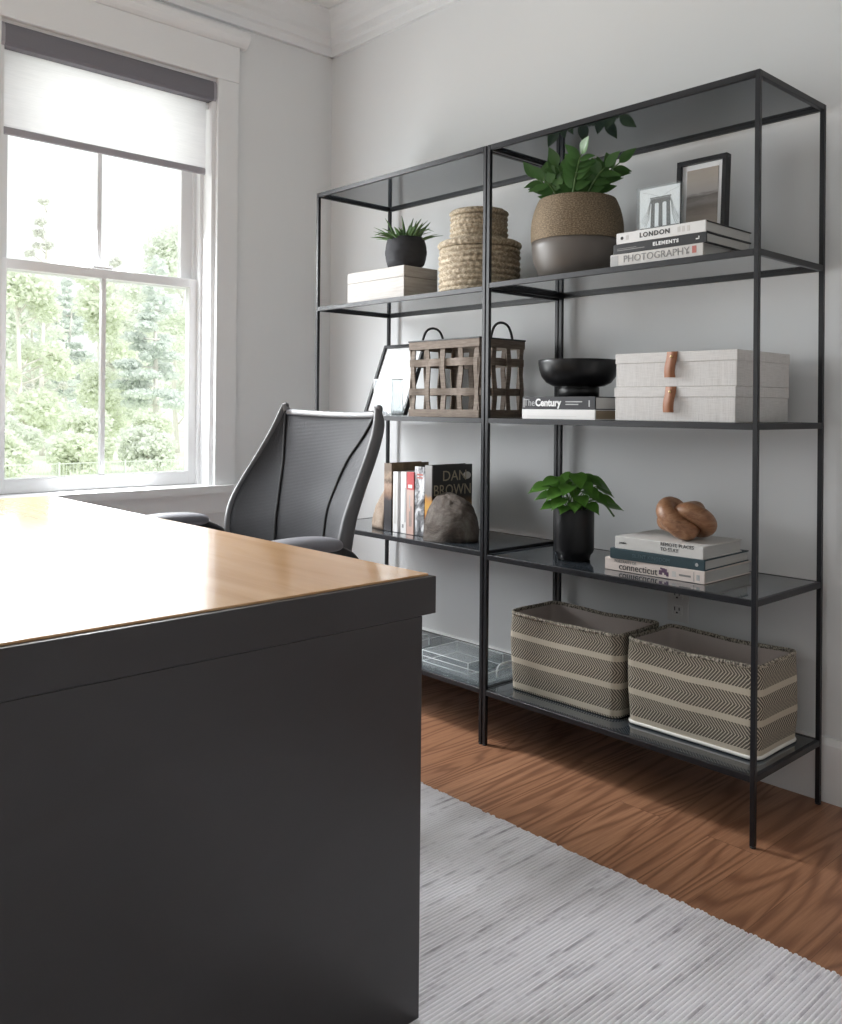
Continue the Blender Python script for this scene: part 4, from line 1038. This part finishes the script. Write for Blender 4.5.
# ------------------------------------------------------------------ outdoors
GZ = -1.72
lawn = MB(); lawn.box((-120, -60, GZ-.2), (XL-.25, 110, GZ)); struct(lawn.build('lawn', 'lawn'))
fe = thing('garden_fence', 'low wire garden fence along the lawn outside the window', 'fence', (-25, 10, GZ))
for k in range(-9, 12):
    MB().box((-.03, k*2.05-.03+.35, 0), (.03, k*2.05+.03+.35, 1.03)).build('fence_post', 'fencemetal', fe)
m = MB()
for z in (.12, .62, .98): m.box((-.014, -18, z-.014), (.014, 22.8, z+.014))
for k in range(400):
    y = -18+k*.102; m.box((-.006, y-.006, .1), (.006, y+.006, .98))
m.build('wire_panel', 'fencemetal', fe)
def leafcloud(mb, blobs, n, size, flatk=.7, rnd=random):
    tot = sum(b[3]*b[4]*b[5] for b in blobs)
    for (x, y, z, a, b_, c) in blobs:
        for _ in range(max(12, int(n*(a*b_*c)/tot))):
            u = rnd.gauss(0, 1), rnd.gauss(0, 1), rnd.gauss(0, 1); l = math.sqrt(sum(k*k for k in u)) or 1; r = rnd.random()**.45
            p = Vector((x+a*u[0]/l*r, y+b_*u[1]/l*r, z+c*u[2]/l*r)); s = size*rnd.uniform(.6, 1.35)
            q = Euler((rnd.uniform(-1.1, 1.1), rnd.uniform(-1.1, 1.1), rnd.uniform(0, 6.3))).to_matrix()
            mb.poly([p+q @ Vector(v)*s for v in ((-.5, -.3, 0), (.1, -.42, .08), (.55, 0, 0), (.1, .42, .08), (-.5, .3, 0))])
def tree(name, label, x, y, h, spread, mat, n, size, kind, seed, trunk=.16):
    rnd = random.Random(seed); t = thing(name, label, 'tree', (x, y, GZ), 0, 'trees beyond the garden fence'); m = MB()
    top = Vector((rnd.uniform(-.4, .4), rnd.uniform(-.4, .4), h*.92)); m.tube(spl([(0, 0, -.0), (rnd.uniform(-.2, .2), rnd.uniform(-.2, .2), h*.35), (top.x*.6, top.y*.6, h*.65), top], 4), [trunk*(1-.8*i/12) for i in range(13)], 7)
    bl = []
    if kind == 'broad':
        for k in range(16):
            f = rnd.uniform(.18, 1); a = rnd.uniform(0, 6.28); rr = spread*rnd.uniform(.2, .85)*math.sin(PI*min(.96, f*.85+.1)); s = spread*rnd.uniform(.26, .45)
            c = Vector((rr*math.cos(a), rr*math.sin(a), h*f*.95)); bl.append((*c, s, s, s*.75)); m.tube([(top.x*f*.5, top.y*f*.5, max(.1, c.z-s)), c], [trunk*.35, .02], 5)
    elif kind == 'sparse':
        for k in range(22):
            f = rnd.uniform(.25, 1); a = rnd.uniform(0, 6.28); rr = spread*rnd.uniform(.1, .9)*(1.15-f*.75); s = spread*rnd.uniform(.12, .24)
            c = Vector((rr*math.cos(a), rr*math.sin(a), h*f)); bl.append((*c, s, s, s*.7)); m.tube([(top.x*f*.6, top.y*f*.6, max(.1, c.z-s*2)), c], [trunk*.3, .015], 5)
    else:
        for k in range(16):
            f = .30+.68*k/15
            for _ in range(3):
                a = rnd.uniform(0, 6.28); rr = spread*(1.12-f)*rnd.uniform(.4, .9); c = Vector((rr*math.cos(a), rr*math.sin(a), h*f)); bl.append((*c, spread*.34*(1.25-f), spread*.34*(1.25-f), .22)); m.tube([(0, 0, h*f-.1), c], [.05, .015], 5)
    m.build('trunk', 'bark', t); lm = MB(); leafcloud(lm, bl, n, size, rnd=rnd); lm.build('foliage', mat, t, recalc=False)
def at_px(k, x): return -2.01+k*(1.877-x)
for nm, lb, k, x, h, sp, mt, n_, kd, sd in (
    ('tall_sparse_tree', 'tallest thin tree with a sparse crown, left of the window mullion', .365, -47, 13.6, 1.5, 'fol_grey', 2200, 'sparse', 1),
    ('broad_tree', 'broad leafy tree rising into the upper sash at its right side', .526, -46, 13.7, 3.3, 'fol_green', 11000, 'broad', 2),
    ('pine_tree', 'grey green pine with layered boughs right of the window mullion', .497, -36, 9.4, 2.3, 'fol_blue', 7000, 'pine', 3),
    ('leafy_tree', 'pale leafy tree at the left edge of the lower sash', .345, -36, 8.6, 2.3, 'fol_yellow', 8000, 'broad', 4),
    ('leafy_tree', 'spring green tree directly behind the lower mullion', .424, -41, 9.9, 2.3, 'fol_yellow', 8000, 'broad', 5),
    ('conifer_tree', 'grey green conifer between the two leafy trees of the lower sash', .391, -58, 11.6, 2.6, 'fol_blue', 6000, 'pine', 6),
    ('leafy_tree', 'far light tree at the right jamb behind the broad tree', .545, -66, 15.6, 3.6, 'fol_green', 6000, 'broad', 8),
    ('sparse_tree', 'thin budding tree with open twigs just right of the mullion', .441, -53, 12.9, 2.0, 'fol_grey', 3000, 'sparse', 9),
    ('broad_tree', 'bushy far tree behind the pine', .476, -60, 11.8, 3.4, 'fol_green', 7000, 'broad', 12),
    ('broad_tree', 'bushy far tree low at the left, behind the pale leafy tree', .352, -54, 9.6, 3.2, 'fol_green', 7000, 'broad', 13),
    ('wide_tree', 'wide distant tree closing the gap left of the mullion', .37, -80, 14.3, 5.6, 'fol_blue', 8000, 'broad', 16),
    ('wide_tree', 'wide distant tree closing the gap right of the mullion', .465, -95, 17.2, 6.0, 'fol_green', 8000, 'broad', 17),
    ('wide_tree', 'wide distant tree at the far left edge of the window', .327, -97, 16.0, 6.0, 'fol_green', 7000, 'broad', 18),
    ('wide_tree', 'wide distant tree at the far right jamb of the window', .54, -82, 15.0, 5.5, 'fol_blue', 7000, 'broad', 19),
    ('broad_tree', 'wide tree beyond the left edge of the window', .235, -40, 10.5, 3.2, 'fol_green', 6000, 'broad', 14),
    ('broad_tree', 'wide tree beyond the right jamb of the window', .665, -38, 11, 3.2, 'fol_yellow', 6000, 'broad', 15)):
    tree(nm, lb, x, at_px(k, x), h, sp, mt, n_, (.20 if x > -50 else .26 if x > -70 else .36), kd, sd)
def shrub(label, x, y, h, sp, mat, seed):
    rnd = random.Random(seed); t = thing('shrub', label, 'shrub', (x, y, GZ), 0, 'shrubs behind the garden fence'); bl = []; m = MB()
    for k in range(12):
        a = rnd.uniform(0, 6.28); rr = sp*rnd.uniform(.1, .6); zz = h*rnd.uniform(.16, .74); s_ = sp*rnd.uniform(.34, .46); bl.append((rr*math.cos(a), rr*math.sin(a), zz, s_, s_, min(zz*.95, s_*.8))); m.tube([(0, 0, 0), (rr*math.cos(a)*.5, rr*math.sin(a)*.5, zz*.5), (rr*math.cos(a), rr*math.sin(a), zz)], [.05, .03, .01], 5)
    m.build('stem', 'bark', t); lm = MB(); leafcloud(lm, bl, 4200, .15, rnd=rnd); lm.build('foliage', mat, t, recalc=False)
for lb, x, y, h, sp, mt, sd in (('low yellow green shrub at the left edge of the lower sash, near the fence', -28.4, 7.7, 2.2, 1.25, 'fol_yellow', 31), ('low pale shrub near the fence, left of the lower mullion', -28.6, 10.3, 2.0, 1.3, 'fol_yellow', 32), ('low spring green shrub near the fence, right of the lower mullion', -28.5, 12.9, 2.3, 1.3, 'fol_green', 33),
        ('low green shrub near the fence, hidden at the right jamb', -28.4, 15.5, 2.2, 1.3, 'fol_yellow', 34), ('taller pale shrub in the second row at the left edge', -31.7, 9.1, 3.0, 1.35, 'fol_green', 35), ('taller rounded shrub in the second row behind the mullion', -31.8, 11.8, 2.9, 1.35, 'fol_yellow', 36), ('taller shrub in the second row below the pine trunk', -31.6, 14.5, 3.1, 1.35, 'fol_yellow', 37), ('taller green shrub in the second row beyond the right jamb', -31.7, 17.2, 3.0, 1.35, 'fol_green', 38)):
    shrub(lb, x, y, h, sp, mt, sd)

# ------------------------------------------------------------------ light
w = bpy.data.worlds.new('overcast_sky'); S.world = w; w.use_nodes = True; wn = w.node_tree; bg = wn.nodes['Background']
tc = wn.nodes.new('ShaderNodeTexCoord'); sx = wn.nodes.new('ShaderNodeSeparateXYZ'); rp = wn.nodes.new('ShaderNodeValToRGB')
wn.links.new(tc.outputs['Generated'], sx.inputs[0]); wn.links.new(sx.outputs[2], rp.inputs[0]); wn.links.new(rp.outputs[0], bg.inputs[0])
rp.color_ramp.elements[0].color = (.97, .98, .98, 1); rp.color_ramp.elements[1].color = (.93, .97, 1.0, 1); bg.inputs[1].default_value = 1.42
def area(name, loc, d, sx_, sy_, power, col=(1, 1, 1), spread=180):
    l = bpy.data.lights.new(name, 'AREA'); l.shape = 'RECTANGLE'; l.size = sx_; l.size_y = sy_; l.energy = power; l.color = col; l.spread = math.radians(spread)
    o = bpy.data.objects.new(name, l); COL.objects.link(o); o.location = loc; o.rotation_euler = Vector(d).to_track_quat('-Z', 'Z').to_euler(); return o
ycen = (RY0+RY1)/2
DAY = (.95, .975, 1)
area('window_daylight', (XL-.06, ycen, 1.32), (1, 0, 0), .76, 1.15, 8, DAY)
area('window_daylight_low', (XL-.06, ycen, .95), (1, 0, 0), .76, .40, 14, DAY)
area('window_daylight_high', (XL-.02, ycen, 1.80), (.75, .15, -.8), .76, .35, 19, DAY, 110)
area('shade_daylight', (XL-.40, ycen, 2.22), (1, 0, -.12), 1.0, .50, 3.0, (1, .985, 1), 120)
area('added_twin_fill', (XL+.03, ycen+TW, 1.30), (1, 0, 0), .80, 1.15, 29, DAY)  # fill for the added twin window, set just inside the room
area('added_door_fill', (XL-.45, -3.3, 1.2), (1, 0, 0), 1.8, 2.4, 14, DAY)  # fill for the added, unseen garden doors
area('added_ceiling_fill', (.12, -.74, ZC-.012), (0, 0, -1), .12, .12, 4.5, (1, .97, .93), 75)  # fill light added at the unseen ceiling fixture
sun = bpy.data.lights.new('sun', 'SUN'); sun.energy = 2.3; sun.angle = .2; so_ = bpy.data.objects.new('sun', sun); COL.objects.link(so_); so_.rotation_euler = Vector((-.72, -.15, -.68)).to_track_quat('-Z', 'Z').to_euler()

S.view_settings.view_transform = 'Standard'; S.view_settings.look = 'None'; S.view_settings.exposure = -.13; S.view_settings.gamma = 1; S.view_settings.use_curve_mapping = False
S.cycles.use_denoising = True; S.cycles.max_bounces = 12; S.cycles.diffuse_bounces = 8; S.cycles.glossy_bounces = 5; S.cycles.transmission_bounces = 10; S.cycles.transparent_max_bounces = 16; S.cycles.sample_clamp_indirect = 8
S.cycles.caustics_reflective = False; S.cycles.caustics_refractive = False
